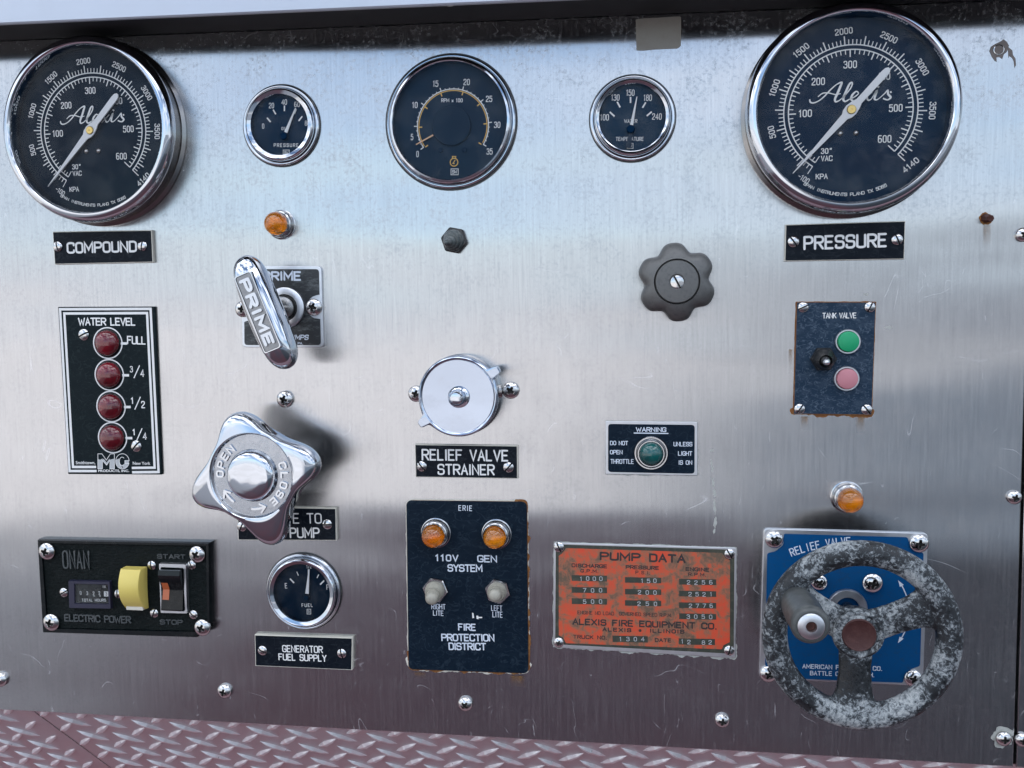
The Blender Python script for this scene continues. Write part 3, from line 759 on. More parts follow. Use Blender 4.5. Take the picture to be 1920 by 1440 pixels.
def needle(root, piv, tip, tail, wpx, hd, mat='needle', hub=None, hubmat='rubber'):
    a = P(*piv, hd+.002); b = P(*tip, hd+.002); k = PX(hd); d = (Vector(b)-Vector(a)).normalized(); n = Vector((-d.y, d.x))
    av, bv = Vector(a), Vector(b); s0 = av+d*tail*k
    pl = [s0+n*wpx*k/2, bv+n*wpx*k*.12, bv-n*wpx*k*.12, s0-n*wpx*k/2]
    nd = prism('pointer', [tuple(p) for p in pl], hd+.0018, hd+.0024, mat, root, at=(*a, hd+.002))
    if hub: lathe('hub', (*a, hd+.001), [(hub*k, 0), (hub*k, .002), (hub*k*.8, .0028), (0, .003)], hubmat, nd, seg=32)
    return nd
def swbox(ink, u, v, wpx, hpx, weight=1.1):
    q = [P(u-wpx/2, v-hpx/2, ink.h), P(u+wpx/2, v-hpx/2, ink.h), P(u+wpx/2, v+hpx/2, ink.h), P(u-wpx/2, v+hpx/2, ink.h)]
    ink.line(q, weight*PX(ink.h), True)
    ink.px('SW', u, v, hpx*.62, wpx*.72, weight=.2, track=1)
Z2 = Z(400, 0, 2.88); Z3 = Z(1000, 100, 2.6667); Z4 = Z(1360, 0, 2.823)
def lab_px(ink, z, k, s, x, y, h, w_, **kw): u, v = z(x, y); ink.px(s, u, v, h/k, w_/k, **kw)
# oil pressure
HB, HD_ = .0062, .0010
root, c, rp_ = small_gauge('oil_gauge', 'small oil pressure gauge above the amber lamp with its needle at sixty', (526.5, 235), 74, 66.5, 54.5, HB, HD_)
ink = Ink(HD_+.0001)
for (a, b) in (((290, 636), (309, 659)), ((323, 592), (337, 617)), ((384, 570), (384, 600)), ((447, 590), (438, 615)), ((480, 628), (461, 653))):
    ink.seg(Z2(*a), Z2(*b), 2.6)
for s_, x, y, h_, w_ in (('0', 269, 681, 28, 14), ('20', 314, 570, 30, 30), ('40', 383, 551, 30, 32), ('60', 452, 564, 28, 32), ('80', 507, 665, 28, 28)):
    lab_px(ink, Z2, 2.88, s_, x, y, h_, w_, weight=.15)
lab_px(ink, Z2, 2.88, 'OIL', 381, 694, 17, 28, weight=.2, track=4); lab_px(ink, Z2, 2.88, 'PRESSURE', 393, 784, 20, 134, weight=.17, track=5)
u, v = Z2(394, 824); swbox(ink, u, v, 11.5, 9.5)
ink.done('white', root, 'dial_print', at=(*c, HD_))
needle(root, Z2(383, 737), Z2(445, 583), 8, 6.2, HD_, hub=7, hubmat='dial2')
# tachometer
HB, HD_ = .0072, .0012
root, c, rp_ = small_gauge('tachometer', 'mid-sized engine tachometer with a yellow arc at the top centre', (844.5, 228.5), 124, 117.5, 108, HB, HD_, dial='dial3', glass='dirtyglass')
ink = Ink(HD_+.0001); yk = Ink(HD_+.0001)
tc_ = P(*Z2(1293, 681), HD_); rpx = PX(HD_)/2.88; Rt = 193*rpx
a0, a1 = 213, -32
ink.arc(tc_, Rt+3*rpx, a0, a1, 5*rpx); yk.arc(tc_, Rt-5*rpx, a0-1, a1+2, 5*rpx)
for i in range(36):
    a = R(a0+(a1-a0)*i/35); lr = 22 if i % 5 == 0 else 11
    ink.line([(tc_[0]+math.cos(a)*(Rt+2*rpx), tc_[1]+math.sin(a)*(Rt+2*rpx)), (tc_[0]+math.cos(a)*(Rt+lr*rpx), tc_[1]+math.sin(a)*(Rt+lr*rpx))], 0, widths=[(5 if i % 5 == 0 else 3.5)*rpx]*2)
    if i % 5 == 0:
        a += R(1.5) if i < 20 else -R(1.5)
        yk.line([(tc_[0]+math.cos(a)*(Rt-6*rpx), tc_[1]+math.sin(a)*(Rt-6*rpx)), (tc_[0]+math.cos(a)*(Rt-24*rpx), tc_[1]+math.sin(a)*(Rt-24*rpx))], 0, widths=[6*rpx]*2)
for s_, x, y, w_ in (('0', 1103, 832, 15), ('5', 1073, 740, 15), ('10', 1088, 567, 32), ('15', 1200, 452, 32), ('20', 1368, 443, 36), ('25', 1489, 534, 36), ('30', 1533, 674, 36), ('35', 1492, 818, 34)):
    lab_px(ink, Z2, 2.88, s_, x, y, 34, w_, weight=.13)
lab_px(ink, Z2, 2.88, 'RPM x 100', 1289, 542, 21, 116, weight=.13)
u, v = Z2(1303, 928); swbox(ink, u, v, 13.5, 11)
ink.done('white', root, 'dial_print', at=(*c, HD_))
e_ = P(*Z2(1300, 876), HD_); yk.circle(e_, 21*rpx, 5*rpx)
for a, b in (((1288, 845), (1312, 845)), ((1292, 845), (1292, 858)), ((1308, 845), (1308, 858)), ((1306, 864), (1293, 884)), ((1291, 882), (1303, 884))):
    yk.seg(Z2(*a), Z2(*b), 1.6)
yk.done('yel', root, 'dial_print', label='yellow arc and engine symbol', at=(*c, HD_))
q = P(*Z2(1287, 680), HD_)
lathe('centre_disc', (*q, HD_), [(107*rpx, 0), (107*rpx, .0012), (103*rpx, .0017), (0, .0017)], 'dial3', root, seg=64)
for x, y in ((1230, 812), (1357, 811)):
    q = P(*Z2(x, y), HD_); lathe('dial_screw', (*q, HD_), [(13*rpx, 0), (13*rpx, .0005), (9*rpx, .0009), (0, .0009)], 'dial2', root, seg=20)
pl = [P(*Z2(x, y), HD_+.0012) for x, y in ((1185, 726), (1189, 733), (1096, 783), (1094, 778))]
prism('pointer', pl, HD_+.0010, HD_+.0015, 'needle_o', root)
# water temperature
HB, HD_ = .0062, .0010
root, c, rp_ = small_gauge('temperature_gauge', 'small water temperature gauge to the right of the tachometer', (1185.5, 221.5), 81, 73, 62, HB, HD_, dial='dial4')
ink = Ink(HD_+.0001)
for (a, b) in (((382, 293), (406, 315)), ((419, 242), (434, 270)), ((486, 218), (486, 248)), ((562, 245), (546, 272)), ((592, 292), (567, 313))):
    ink.seg(Z3(*a), Z3(*b), 3.0)
for s_, x, y, w_ in (('100', 356, 320, 46), ('130', 410, 221, 44), ('150', 485, 197, 44), ('180', 572, 222, 44), ('240', 618, 316, 50)):
    lab_px(ink, Z3, 2.6667, s_, x, y, 32, w_, weight=.13)
lab_px(ink, Z3, 2.6667, 'WATER', 487, 339, 19, 66, weight=.18, track=3); lab_px(ink, Z3, 2.6667, 'TEMPERATURE', 482, 428, 20, 140, weight=.16, track=3)
u, v = Z3(484, 463); swbox(ink, u, v, 11, 9.5)
ink.done('white', root, 'dial_print', at=(*c, HD_))
nd = needle(root, Z3(487, 380), Z3(518, 217), 8, 6.2, HD_, hub=8, hubmat='dial2')
pl = [P(*Z3(x, y), HD_+.002) for x, y in ((480, 395), (496, 397), (488, 474), (460, 470))]
prism('counterweight', pl, HD_+.0014, HD_+.0019, 'slate', nd)
# fuel
Z5 = Z(440, 920, 4)
HB, HD_ = .0064, .0008
root, c, rp_ = small_gauge('fuel_gauge', 'small deep-set fuel gauge above the GENERATOR FUEL SUPPLY plate', (568.5, 1109.5), 70.5, 64, 52.5, HB, HD_, dial='dial', glass='dirtyglass')
ink = Ink(HD_+.0001)
for (a, b, w_) in (((415, 660), (445, 692), 2.6), ((466, 608), (478, 637), 1.6), ((555, 590), (555, 630), 3.2), ((631, 628), (617, 655), 1.6), ((671, 674), (641, 704), 2.6)):
    ink.seg(Z5(*a), Z5(*b), w_)
for s_, x, y, h_, w_ in (('E', 386, 713, 40, 19), ('F', 697, 724, 40, 19), ('1/2', 557, 570, 26, 40)):
    lab_px(ink, Z5, 4, s_, x, y, h_, w_, weight=.13)
lab_px(ink, Z5, 4, 'FUEL', 544, 859, 26, 84, weight=.14, track=5)
u, v = Z5(557, 907); swbox(ink, u, v, 7, 9, .9)
ink.done('white', root, 'dial_print', at=(*c, HD_))
needle(root, Z5(541, 800), Z5(559, 590), 7, 6.5, HD_, hub=5, hubmat='dial')

# ------------------------------------------------------------------ pilot lamps, boots, knobs
def lamp(parent, base, rbase, lens_r, jewel, h0=0, hl=.013, gr='bezel'):
    x, z = P(base[0], base[1], h0+.002); k = PX(.006); rb, rl = rbase*k, lens_r*k; c = (x, z, h0)
    b = lathe(gr, c, [(rb*1.06, 0), (rb*1.06, .0006), (rb, .0008), (rb, .0024), (rb*.93, .0034), (rb*.88, .0034), (rb*.86, .0048), (rb*.90, .0052), (rb*.90, .0062), (rb*.84, .0066), (rb*.84, .0078), (rb*.86, .0082), (rb*.80, .0092), (rl*1.0, hl-.004), (rl*.9, hl-.005), (0, hl-.005)], 'chrome2', parent, seg=48)
    prof = [(rl*.97, hl-.0055), (rl*1.0, hl-.004)]+[(rl*math.cos(a), hl-.003+rl*.98*math.sin(a)) for a in [R(i*10) for i in range(0, 9)]]+[(0, hl-.003+rl*.98)]
    lathe('lens', c, prof, jewel, parent, seg=48, smooth=60)
    return b
r_ = top('indicator_lamp', 'amber dome lamp below the small oil pressure gauge', 'lamp', (*P(527, 421), 0), 'amber indicator lamps on the steel panel')
lamp(r_, (526, 421), 26, 21, 'amber', 0, .0135)
r_ = top('indicator_lamp', 'amber dome lamp above the blue relief valve plate and handwheel', 'lamp', (*P(1591, 935), 0), 'amber indicator lamps on the steel panel')
lamp(r_, (1589, 933), 29, 23.5, 'amber', 0, .0135)
def hexfun(rot=0):
    def f(a, r, h):
        t = (a+rot) % (math.pi/3)-math.pi/6
        return .866/math.cos(t)
    return f
def toggle(parent, base, rhex, tip, rtip, mat, h0=0, hl=.02, nut='chrome2', rot=0, metal_tip=None, tail=True, fat=1.0):
    x, z = P(base[0], base[1], h0); k = PX(.008); rh = rhex*k; rt = rtip*k
    tx, tz = P(tip[0], tip[1], h0+hl)
    lathe('nut', (x, z, h0), [(rh, 0), (rh, .0028), (rh*.93, .0036), (rh*.6, .0036)], nut, parent, seg=48, rfun=hexfun(rot), smooth=25)
    ax = Vector((tx-x, tz-z, hl-.006)); ln = ax.length
    lathe('boot', (x, z, h0+.003), [(rh*.74*fat, 0), (rh*.74*fat, .0016), (rh*.70*fat, .0034), (rh*.60*fat, .0052), (rh*.56*fat, .0062), (max(rt*1.25, rh*.42), .0085), (rt*1.12, ln*.55), (rt*1.02, ln*.75), (rt, ln*.88), (rt*.8, ln*.97), (rt*.45, ln*1.02), (0, ln*1.035)], mat, parent, axis=ax, seg=40)
    if metal_tip:
        axn = ax.normalized(); p = Vector((x, z, h0+.003))+axn*ln*.80
        lathe('lever_tip', tuple(p), [(rt*.70, 0), (rt*.72, .004), (rt*.60, .0062), (rt*.3, .0075), (0, .0078)], metal_tip, parent, axis=axn, seg=32)
r_ = top('push_button', 'dark rubber-booted push button on a hex nut below the tachometer', 'button', (*P(852, 451), 0))
x, z = P(853, 451, 0); k = PX(.004); tx, tz = P(839.5, 455, .014)
lathe('nut', (x, z, 0), [(26*k, 0), (26*k, .003), (23.5*k, .0042), (15*k, .0042)], 'rubber', r_, seg=48, rfun=hexfun(.2), smooth=25)
lathe('boot', (x, z, .003), [(20*k, 0), (20*k, .0022), (18.5*k, .0034), (16*k, .0036), (16*k, .0058), (14.5*k, .0068), (11.5*k, .0070), (11.5*k, .0092), (10*k, .0100), (7.5*k, .0104), (6.5*k, .0128), (5.2*k, .0150), (4.2*k, .0162), (2*k, .017), (0, .0172)], 'boot2', r_, axis=(tx-x, tz-z, .014), seg=40)

# grey lobed knob
HK = .030
kx, kz = P(1269.5, 528, HK); k = PX(HK)
r_ = top('lobed_knob', 'grey cast metal knob with six lobes at the middle right', 'knob', (kx, kz, 0))
def lobe(a, r, h):
    if r < 45*k: return 1
    c6 = math.cos(6*(a-R(35)))
    return 1+.10*(1-abs((c6-1)/2)**1.9*2)*min(1, (r-45*k)/(22*k))
lathe('shaft', (kx, kz, 0), [(16*k, 0), (16*k, .008), (11*k, .009), (11*k, HK-.012)], 'nickel', r_, seg=32)
lathe('grip', (kx, kz, 0), [(40*k, HK-.020), (62*k, HK-.018), (67*k, HK-.016), (69*k, HK-.012), (68*k, HK-.0085), (64.5*k, HK-.0052), (58*k, HK-.0026), (50*k, HK-.0009), (43.5*k, HK-.0002), (42.2*k, HK-.001), (42*k, HK-.0035)], 'cast', r_, seg=180, rfun=lobe, smooth=32)
lathe('hub_cap', (kx, kz, 0), [(41*k, HK-.004), (41*k, HK-.0005), (39.5*k, HK+.0003), (30*k, HK+.0006), (14.5*k, HK+.0008), (14*k, HK-.0006), (0, HK-.0006)], 'cast', r_, seg=72)
screw('slot', 1270, 529.5, 13, HK-.0006, r_, rot=-28, lift=.35)

# prime valve
Z6 = Z(330, 440, 2.4)
pv = top('prime_valve', 'primer pull valve with an upright chrome handle lettered PRIME on a black square plate', 'valve', (*P(541, 576), 0))
q6 = [Z6(292, 142), Z6(654, 142), Z6(665, 507), Z6(298, 507)]
pl = quad(q6, .0022); prism('plate', pl, 0, .0022, 'alu', pv, bev=.0004, r=.0035)
inn = quad([Z6(306, 155), Z6(643, 155), Z6(652, 497), Z6(308, 497)], .0023)
t = NT('worn_black_enamel'); v_ = t.coords((1, 1, 3)); f_ = t.math('ADD', t.math('MULTIPLY', t.noise(v_, 190, 8, .75), .6), t.math('MULTIPLY', t.noise(v_, 40, 5), .4))
t.link(t.ramp(f_, [(.50, (.014, .016, .018)), (.60, (.09, .10, .10)), (.70, (.36, .37, .37))]), t.b.inputs['Base Color']); setp(t.b, Roughness=.4); M['wornblack'] = t.m
# enamel field, scalloped clear of the two fixing screws
def scallop(poly, c, r):
    out = []
    n = len(poly)
    for i in range(n):
        a, b = Vector(poly[i]), Vector(poly[(i+1) % n])
        for j in range(24):
            p = a+(b-a)*j/24; d = p-Vector(c)
            if d.length < r and d.length > 1e-6: p = Vector(c)+d.normalized()*r
            out.append((p.x, p.y))
    return out
pc = P(*Z6(490, 330), .0023)
s1 = P(*Z6(640, 326), .0023); inn = rounded(inn, .0025)
def notch(poly, c, r):
    out = []
    n = len(poly); cv = Vector(c); cen = Vector(pc)
    for i in range(n):
        a, b = Vector(poly[i]), Vector(poly[(i+1) % n]); m = max(1, int((b-a).length/.0006))
        for j in range(m):
            p = a+(b-a)*j/m; d = p-cv
            if d.length < r:
                s = d.y; hx = math.sqrt(max(0, r*r-s*s)); p = Vector((cv.x+(-hx if cen.x < cv.x else hx), p.y))
            out.append((p.x, p.y))
    return out
inn = notch(inn, s1, .0085); inn = notch(inn, P(*Z6(305, 338), .0023), .0085)
prism('enamel_field', inn, .0021, .0024, 'wornblack', pv)
ik = Ink(.0026)
ik = Ink(.0026); lab_px(ik, Z6, 2.4, 'PRIME', 476, 186, 44, 176, weight=.2); ik.done('bluewhite', pv); ik = Ink(.0026); lab_px(ik, Z6, 2.4, 'PUMPS', 548, 462, 24, 100, weight=.26, slant=.2); ik.done('bluewhite', pv); ik = Ink(.0026); lab_px(ik, Z6, 2.4, 'N, PA.', 548, 489, 11, 48, weight=.2)
ik.done('bluewhite', pv, at=(*pc, .0026))
for u, v, rr in ((Z6(622, 326)[0], Z6(622, 326)[1], 15.5), (Z6(303, 335)[0], Z6(303, 335)[1], 14.5)): screw('cross', u, v, rr, .0024, pv, rot=random.uniform(0, 60))
bx, bz = P(*Z6(495, 329), .0024); k = PX(.004)
lathe('collar', (bx, bz, 0), [(37*k, .0024), (37*k, .0052), (35*k, .0058), (25*k, .0058), (24*k, .002)], 'alu', pv, seg=64)
lathe('seal', (bx, bz, 0), [(25*k, .0030), (24*k, .0046), (19*k, .0046)], 'rubber', pv, seg=48)
lathe('shaft', (bx, bz, 0), [(21*k, .003), (20*k, .012), (17*k, .018), (15*k, .030), (17*k, .040)], 'nickel', pv, seg=40)
# handle: a long rounded bar
HH = .044; a_ = Vector(P(*Z6(313, 145), HH)); b_ = Vector(P(*Z6(478, 553), HH)); d_ = (b_-a_).normalized(); n_2 = Vector((-d_.y, d_.x)); kk = PX(HH)
vs, fs = [], []; NS, NR = 30, 24; Lh = (b_-a_).length; half = Lh/2+22*kk; mid = (a_+b_)/2
for i in range(NS+1):
    s = -math.cos(math.pi*i/NS); e = s*half
    wv = 32.5*kk*(1-.20*s*s)*(max(0, 1-abs(s)**7))**.5; hv = .0120*(max(0, 1-abs(s)**5))**.5; bend = .004*(1-s*s)
    for j in range(NR):
        th = 2*math.pi*j/NR; cy, sy = math.cos(th), math.sin(th)
        cyy = math.copysign(abs(cy)**.85, cy); syy = math.copysign(abs(sy)**.7, sy)
        p = mid+d_*e+n_2*wv*cyy; vs.append((p.x, p.y, HH-.004+bend*.4+hv*syy))
fs = [(i*NR+j, i*NR+(j+1) % NR, (i+1)*NR+(j+1) % NR, (i+1)*NR+j) for i in range(NS) for j in range(NR)]
fs += [tuple(range(NR)), tuple(range(NS*NR, NS*NR+NR))]
hd = part('handle', vs, fs, 'chrome', pv, 60, at=(mid.x, mid.y, HH-.004))
HT = HH+.0101
def hpt(e, n): p = mid+d_*e+n_2*n; return (p.x, p.y)
el = Lh*.40; ew = 14.5*kk
cart = [hpt(-el, -ew), hpt(el, -ew), hpt(el, ew), hpt(-el, ew)]
frame('cartouche', rounded(inset(cart, -.0012), .002, 3), rounded(cart, .0015, 3), HT-.004, HT+.0004, 'chrome', hd, .0003)
prism('recess', rounded(cart, .0015, 3), HT-.004, HT-.0001, 'recess2', hd)
ik = Ink(HT-.0001, .0012); ang_h = math.atan2(d_.y, d_.x)
ik.text('PRIME', (mid.x, mid.y), ew*1.45, el*1.72, ang=ang_h, weight=.24, track=3)
ik.done('alu', hd, label='raised letters reading PRIME')

# star handle
HS = .046
sx_, sz_ = P(*Z6(333, 1088), HS); k = PX(HS); scx, scz = P(467, 903, HS)
sh = top('star_handle', 'chrome four-lobed turning handle marked OPEN and CLOSE', 'handle', (sx_, sz_, 0))
lathe('shaft', (sx_, sz_, 0), [(30*k, 0), (30*k, .004), (20*k, .006), (19*k, HS-.016)], 'nickel', sh, seg=40)
def star_r(a):
    best = 0
    c4 = math.cos(4*(a-R(106)))
    return 87+41*((1+c4)/2)**1.55
vs, fs = [], []; NA = 192; rows = []
prof_in = [(0, .0030), (20, .0029), (34, .0026), (40, .0020), (44, .0006), (47, -.0030), (48.5, -.0046), (60, -.0048), (74, -.0046), (76, -.0042), (77.5, -.0018), (80, -.0010)]
for r, h in prof_in:
    rows.append([(r, h)]*NA)
for f, dh in ((.15, -.0001), (.35, -.0002), (.55, -.0004), (.72, -.0009), (.85, -.0019), (.93, -.0034), (.98, -.0060), (1.0, -.0090), (.99, -.012), (.93, -.015)):
    rw = []
    for i in range(NA):
        a = 2*math.pi*i/NA; ro = max(star_r(a), 82.2)
        lf = (ro-82)/46
        rw.append((80+(ro-80)*f if f < 1.01 else ro, dh*(1 if f < .9 else 1)-.0010-.002*lf*f))
    rows.append(rw)
cen = []
for rw in rows:
    for i, (r, h) in enumerate(rw):
        a = 2*math.pi*i/NA; t_ = max(0, min(1, (r-80)/48))
        ox, oz = sx_+(scx-sx_)*t_, sz_+(scz-sz_)*t_
        vs.append((ox+math.cos(a)*r*k, oz+math.sin(a)*r*k, HS+h))
fs = ring_faces(NA, len(rows)); fs.append(tuple(range(len(vs)-NA, len(vs))))
part('knob', vs, fs, 'chrome', sh, 50, at=(sx_, sz_, HS))
fl = [(sx_+math.cos(2*math.pi*i/96)*r*k, sz_+math.sin(2*math.pi*i/96)*r*k) for r in (48.5, 75.5) for i in range(96)]
part('lettered_ring', [(x, z, HS-.0043) for x, z in fl], ring_faces(96, 2), 'recess', sh, at=(sx_, sz_, HS-.0043))
ik = Ink(HS-.0043, .0012)
def ringtext(s, a_start, a_step, rr, hpx, wpx, flip=False):
    for i, ch in enumerate(s):
        a = a_start-a_step*i if not flip else a_start+a_step*i
        p = (sx_+math.cos(R(a))*rr*k, sz_+math.sin(R(a))*rr*k)
        if ch == '>': 
            ik.text('-', p, hpx*k, wpx*1.3*k, ang=R(a-90 if not flip else a+90), weight=.2); continue
        ik.text(ch, p, hpx*k, wpx*k, ang=R(a-90 if not flip else a+90), weight=.19)
ringtext('OPEN', 178, 16, 62, 15, 10); ringtext('CLOSE', 18, 17, 62, 15, 10)
# curved arrows at the foot of each word
for a0_, a1_, sg in ((208, 232, 1), (268, 292, -1)):
    pts = [(sx_+math.cos(R(a0_+(a1_-a0_)*i/8))*62*k, sz_+math.sin(R(a0_+(a1_-a0_)*i/8))*62*k) for i in range(9)]
    ik.line(pts, 4*k)
    tip = pts[0] if sg > 0 else pts[-1]; a = R(a0_ if sg > 0 else a1_)
    for da, dr in ((9, 8), (9, -8)):
        aa = a+R(da*sg); ik.line([tip, (sx_+math.cos(aa)*(62+dr)*k, sz_+math.sin(aa)*(62+dr)*k)], 3.5*k)
ik.done('chrome', sh, label='raised letters reading OPEN and CLOSE', at=(sx_, sz_, HS))

# relief valve strainer cap
Z7 = Z(740, 640, 5.143)
HC = .020
cx7, cz7 = P(*Z7(607, 532), HC); k = PX(HC)
sc = top('strainer_cap', 'round chrome cap with two side lugs above the RELIEF VALVE STRAINER plate', 'cap', (cx7, cz7, 0))
def lug(a, r, h):
    m = 1
    for c0 in (R(33.5), R(216)):
        d = (a-c0+math.pi) % (2*math.pi)-math.pi
        m = max(m, 1+.20/(1+(abs(d)/.10)**8)+.03*math.exp(-(d/.2)**2))
    return m if h > .011 else 1
lathe('body', (cx7, cz7, 0), [(76*k, 0), (77*k, .002), (77*k, .006), (74*k, .008), (74*k, .012)], 'chrome2', sc, seg=96)
lathe('lid', (cx7, cz7, 0), [(70*k, .0112), (74*k, .0115), (75.5*k, .0130), (75.5*k, HC-.0016), (75*k, HC-.0006), (74*k, HC), (71.8*k, HC+.0005), (69.5*k, HC+.0003), (67.5*k, HC-.0005), (65*k, HC-.0005), (22*k, HC-.0001), (0, HC-.0001)], 'lid', sc, seg=220, rfun=lambda a, r, h: lug(a, r, h) if r > 72*k else 1)
nx, nz = P(*Z7(620, 536), HC)
lathe('nut', (nx, nz, HC-.0002), [(20.5*k, 0), (20*k, .0022), (17*k, .0034), (15.5*k, .0038), (15*k, .0075), (14*k, .0098), (10*k, .0115), (0, .0122)], 'chrome', sc, seg=48)
lab7 = 'cross-head screw half hidden at the left of the strainer cap'
screw('cross', 781, 738, 15, 0, None, 20, lab7); screw('cross', 958, 731.5, 16, 0, None, 35, 'domed cross-head screw just right of the round strainer cap')
# ------------------------------------------------------------------ engraved name plates
def nameplate(lab, corners, lines, screws, thick=.0022, white='white', face='black', edge=1.6):
    q = quad(corners, thick); c = (sum(p[0] for p in q)/4, sum(p[1] for p in q)/4)
    root = top('name_plate', lab, 'name plate', (*c, 0), 'engraved black name plates')
    prism('backing', q, 0, thick-.0003, 'cream', root, bev=.0003)
    prism('face', inset(q, edge*PX(thick)), thick-.0004, thick, face, root)
    for (s, u, v, h, w_, dv, wt) in lines:
        ik = Ink(thick+.00006); ik.px(s, u, v, h, w_, dv=dv, weight=wt); ik.done(white, root)
    for (u, v, r, rot) in screws: screw('slot', u, v, r, thick, root, rot)
    return root
nameplate('black plate engraved COMPOUND below the left large gauge', [(98, 434), (284, 431), (287, 492), (102, 496)],
          [('COMPOUND', 190.5, 463.5, 22, 132, 3, .17)], [(109, 462, 9, -12), (267.5, 461, 9, 8)], .0032)
nameplate('black plate engraved PRESSURE below the right large gauge', [(1473, 421), (1698, 414), (1696, 486), (1471, 490)],
          [('PRESSURE', 1584.5, 453, 27, 158, 6, .17)], [(1487.5, 453, 10.5, -35), (1682, 449, 10.5, -25)], .0022)
nameplate('black plate engraved RELIEF VALVE STRAINER below the round chrome cap', [(777.5, 833), (970.5, 835.5), (971, 898), (779, 895)],
          [('RELIEF VALVE', 871.5, 853.5, 22, 163, -2, .13), ('STRAINER', 873.5, 880.5, 21, 107, -1, .13)], [(791, 874, 9.5, -38), (953.5, 876, 9.8, 40)], .0022)
nameplate('black plate partly hidden behind the chrome star handle, reading LE TO PUMP', [(445, 950), (630, 953), (631, 1014), (446, 1013)],
          [('LE TO', 569, 972, 20, 68, 0, .11), ('PUMP', 571, 999, 20, 56, 0, .13), ('C', 483, 998, 20, 11, 0, .13)], [(454, 987, 9, 25), (614, 983, 9, 85)], .0036)
nameplate('black plate engraved GENERATOR FUEL SUPPLY below the fuel gauge', [(477, 1190), (661, 1196), (660, 1257), (478.5, 1249)],
          [('GENERATOR', 567, 1217, 13.5, 77, -2, .2), ('FUEL SUPPLY', 567, 1233, 13, 91, -3, .2)], [(492.5, 1219.5, 8.6, -60), (641, 1225, 8.6, -15)], .0040)

# ------------------------------------------------------------------ water level plate
Z8 = Z(60, 540, 3.788); K8 = 3.788
T8 = .0020
q = quad([Z8(184, 134), Z8(872, 131), Z8(922, 1326), Z8(256, 1322)], T8); c = (sum(p[0] for p in q)/4, sum(p[1] for p in q)/4)
wl = top('water_level_plate', 'tall black water level plate with four red jewel lamps', 'level indicator', (*c, 0))
prism('plate', q, 0, T8, 'mcgreen', wl, bev=.0004, r=.0006)
ik = Ink(T8+.00006)
def pline(pts, w_, closed=False): ik.line([P(*Z8(*p), ik.h) for p in pts], w_*PX(ik.h), closed, widths=None if not closed else None)
kx_ = PX(T8)
def bord(tl, tr, br, bl, x1, x2, w_):
    pts = [(x1, bl[1]), bl, tl, tr, br, (x2, br[1]+2)]
    ik.line([P(*Z8(*p), ik.h) for p in pts], w_*kx_, widths=[w_*kx_]*6)
bord((199, 151), (842, 148), (899, 1307), (267, 1300), 459, 711, 4.3)
bord((229, 181), (817, 178), (871, 1276), (291, 1271), 455, 709, 4.3)
ik.done('white', wl, 'border_lines', at=(*c, T8)); ik = Ink(T8+.00006)
lab_px(ik, Z8, K8, 'WATER LEVEL', 531, 239, 58, 412, weight=.2, track=1.6)
ik.done('white', wl); ik = Ink(T8+.00006)
lab_px(ik, Z8, K8, 'FULL', 742, 371, 60, 138, weight=.2, track=1.5, dv=-1)
for s_, x, y in (('3/4', 746, 595), ('1/2', 752, 818), ('1/4', 764, 1042)):
    lab_px(ik, Z8, K8, s_[0], x-40, y-18, 46, 26, weight=.2); lab_px(ik, Z8, K8, s_[2], x+37, y+10, 52, 32, weight=.19)
    ik.line([P(*Z8(x-22, y+45), ik.h), P(*Z8(x+18, y-45), ik.h)], 1.8*kx_, widths=[1.8*kx_]*2)
ik.done('white', wl); ik = Ink(T8+.00006)
lampc = [(538, 391), (549, 617), (561, 842), (572, 1063)]
for (x, y), tx in zip(lampc, (676, 689, 701, 712)):
    ik.line([P(*Z8(x+92, y+3), ik.h), P(*Z8(tx, y+3), ik.h)], 4.3*kx_, widths=[4.3*kx_]*2)
    ik.circle(P(*Z8(x, y), ik.h), 102/K8*kx_, 2.2*kx_)
# maker's block letters standing in waves
ik.done('white', wl, 'lamp_outlines'); ik = Ink(T8+.00006)
def zp(pts): return [P(*Z8(*p), ik.h) for p in pts]
MB_ = [(468, 1178), (497, 1178), (528, 1222), (557, 1178), (585, 1178), (585, 1284), (553, 1284), (553, 1225), (530, 1258), (500, 1225), (500, 1284), (468, 1284)]
ik.line(zp(MB_), 1.0*kx_, True)
co = [(642+48*math.cos(R(a)), 1231-54*math.sin(R(a))) for a in range(20, 345, 12)]+[(660, 1246), (660, 1226), (690, 1226)]
ik.line(zp(co), 1.0*kx_, True)
ci = [(640+20*math.cos(R(a)), 1231-30*math.sin(R(a))) for a in range(50, 315, 15)]
ik.line(zp(ci), 1.0*kx_)
ik.done('white', wl, at=(*c, T8))
ik = Ink(T8+.00003)
wv = lambda x: 1216+5*math.sin(x*.16)
ik.poly(zp([(470, wv(470)), (485, wv(485)), (499, wv(499)), (499, 1283), (470, 1283)])); ik.poly(zp([(554, wv(554)), (570, wv(570)), (584, wv(584)), (584, 1283), (554, 1283)]))
ik.poly(zp([(501, wv(501)), (515, 1219), (530, 1240), (545, 1219), (552, 1212), (552, 1224), (530, 1256), (501, 1224)]))
ik.poly(zp([(596, wv(596)), (618, wv(618)), (620, 1240), (634, 1262), (646, 1282), (620, 1278), (602, 1258), (594, 1235)]))
ik.poly(zp([(662, 1229), (689, 1229), (688, 1244), (672, 1272), (650, 1283), (640, 1262), (656, 1248)]))
ik.done('grey_print', wl, label='grey waves inside the maker letters', at=(*c, T8))
for s_, x, y, h_, w_, b in (('Smithtown,', 380, 1242, 26, 138, .012), ('New York', 778, 1245, 22, 124, .012), ('PRODUCTS, INC.', 580, 1300, 20, 220, .03)):
    u, v = Z8(x, y); bpx('lettering', s_, u, v, h_/K8, w_/K8, T8+.00008, 'white', wl, bold=b)
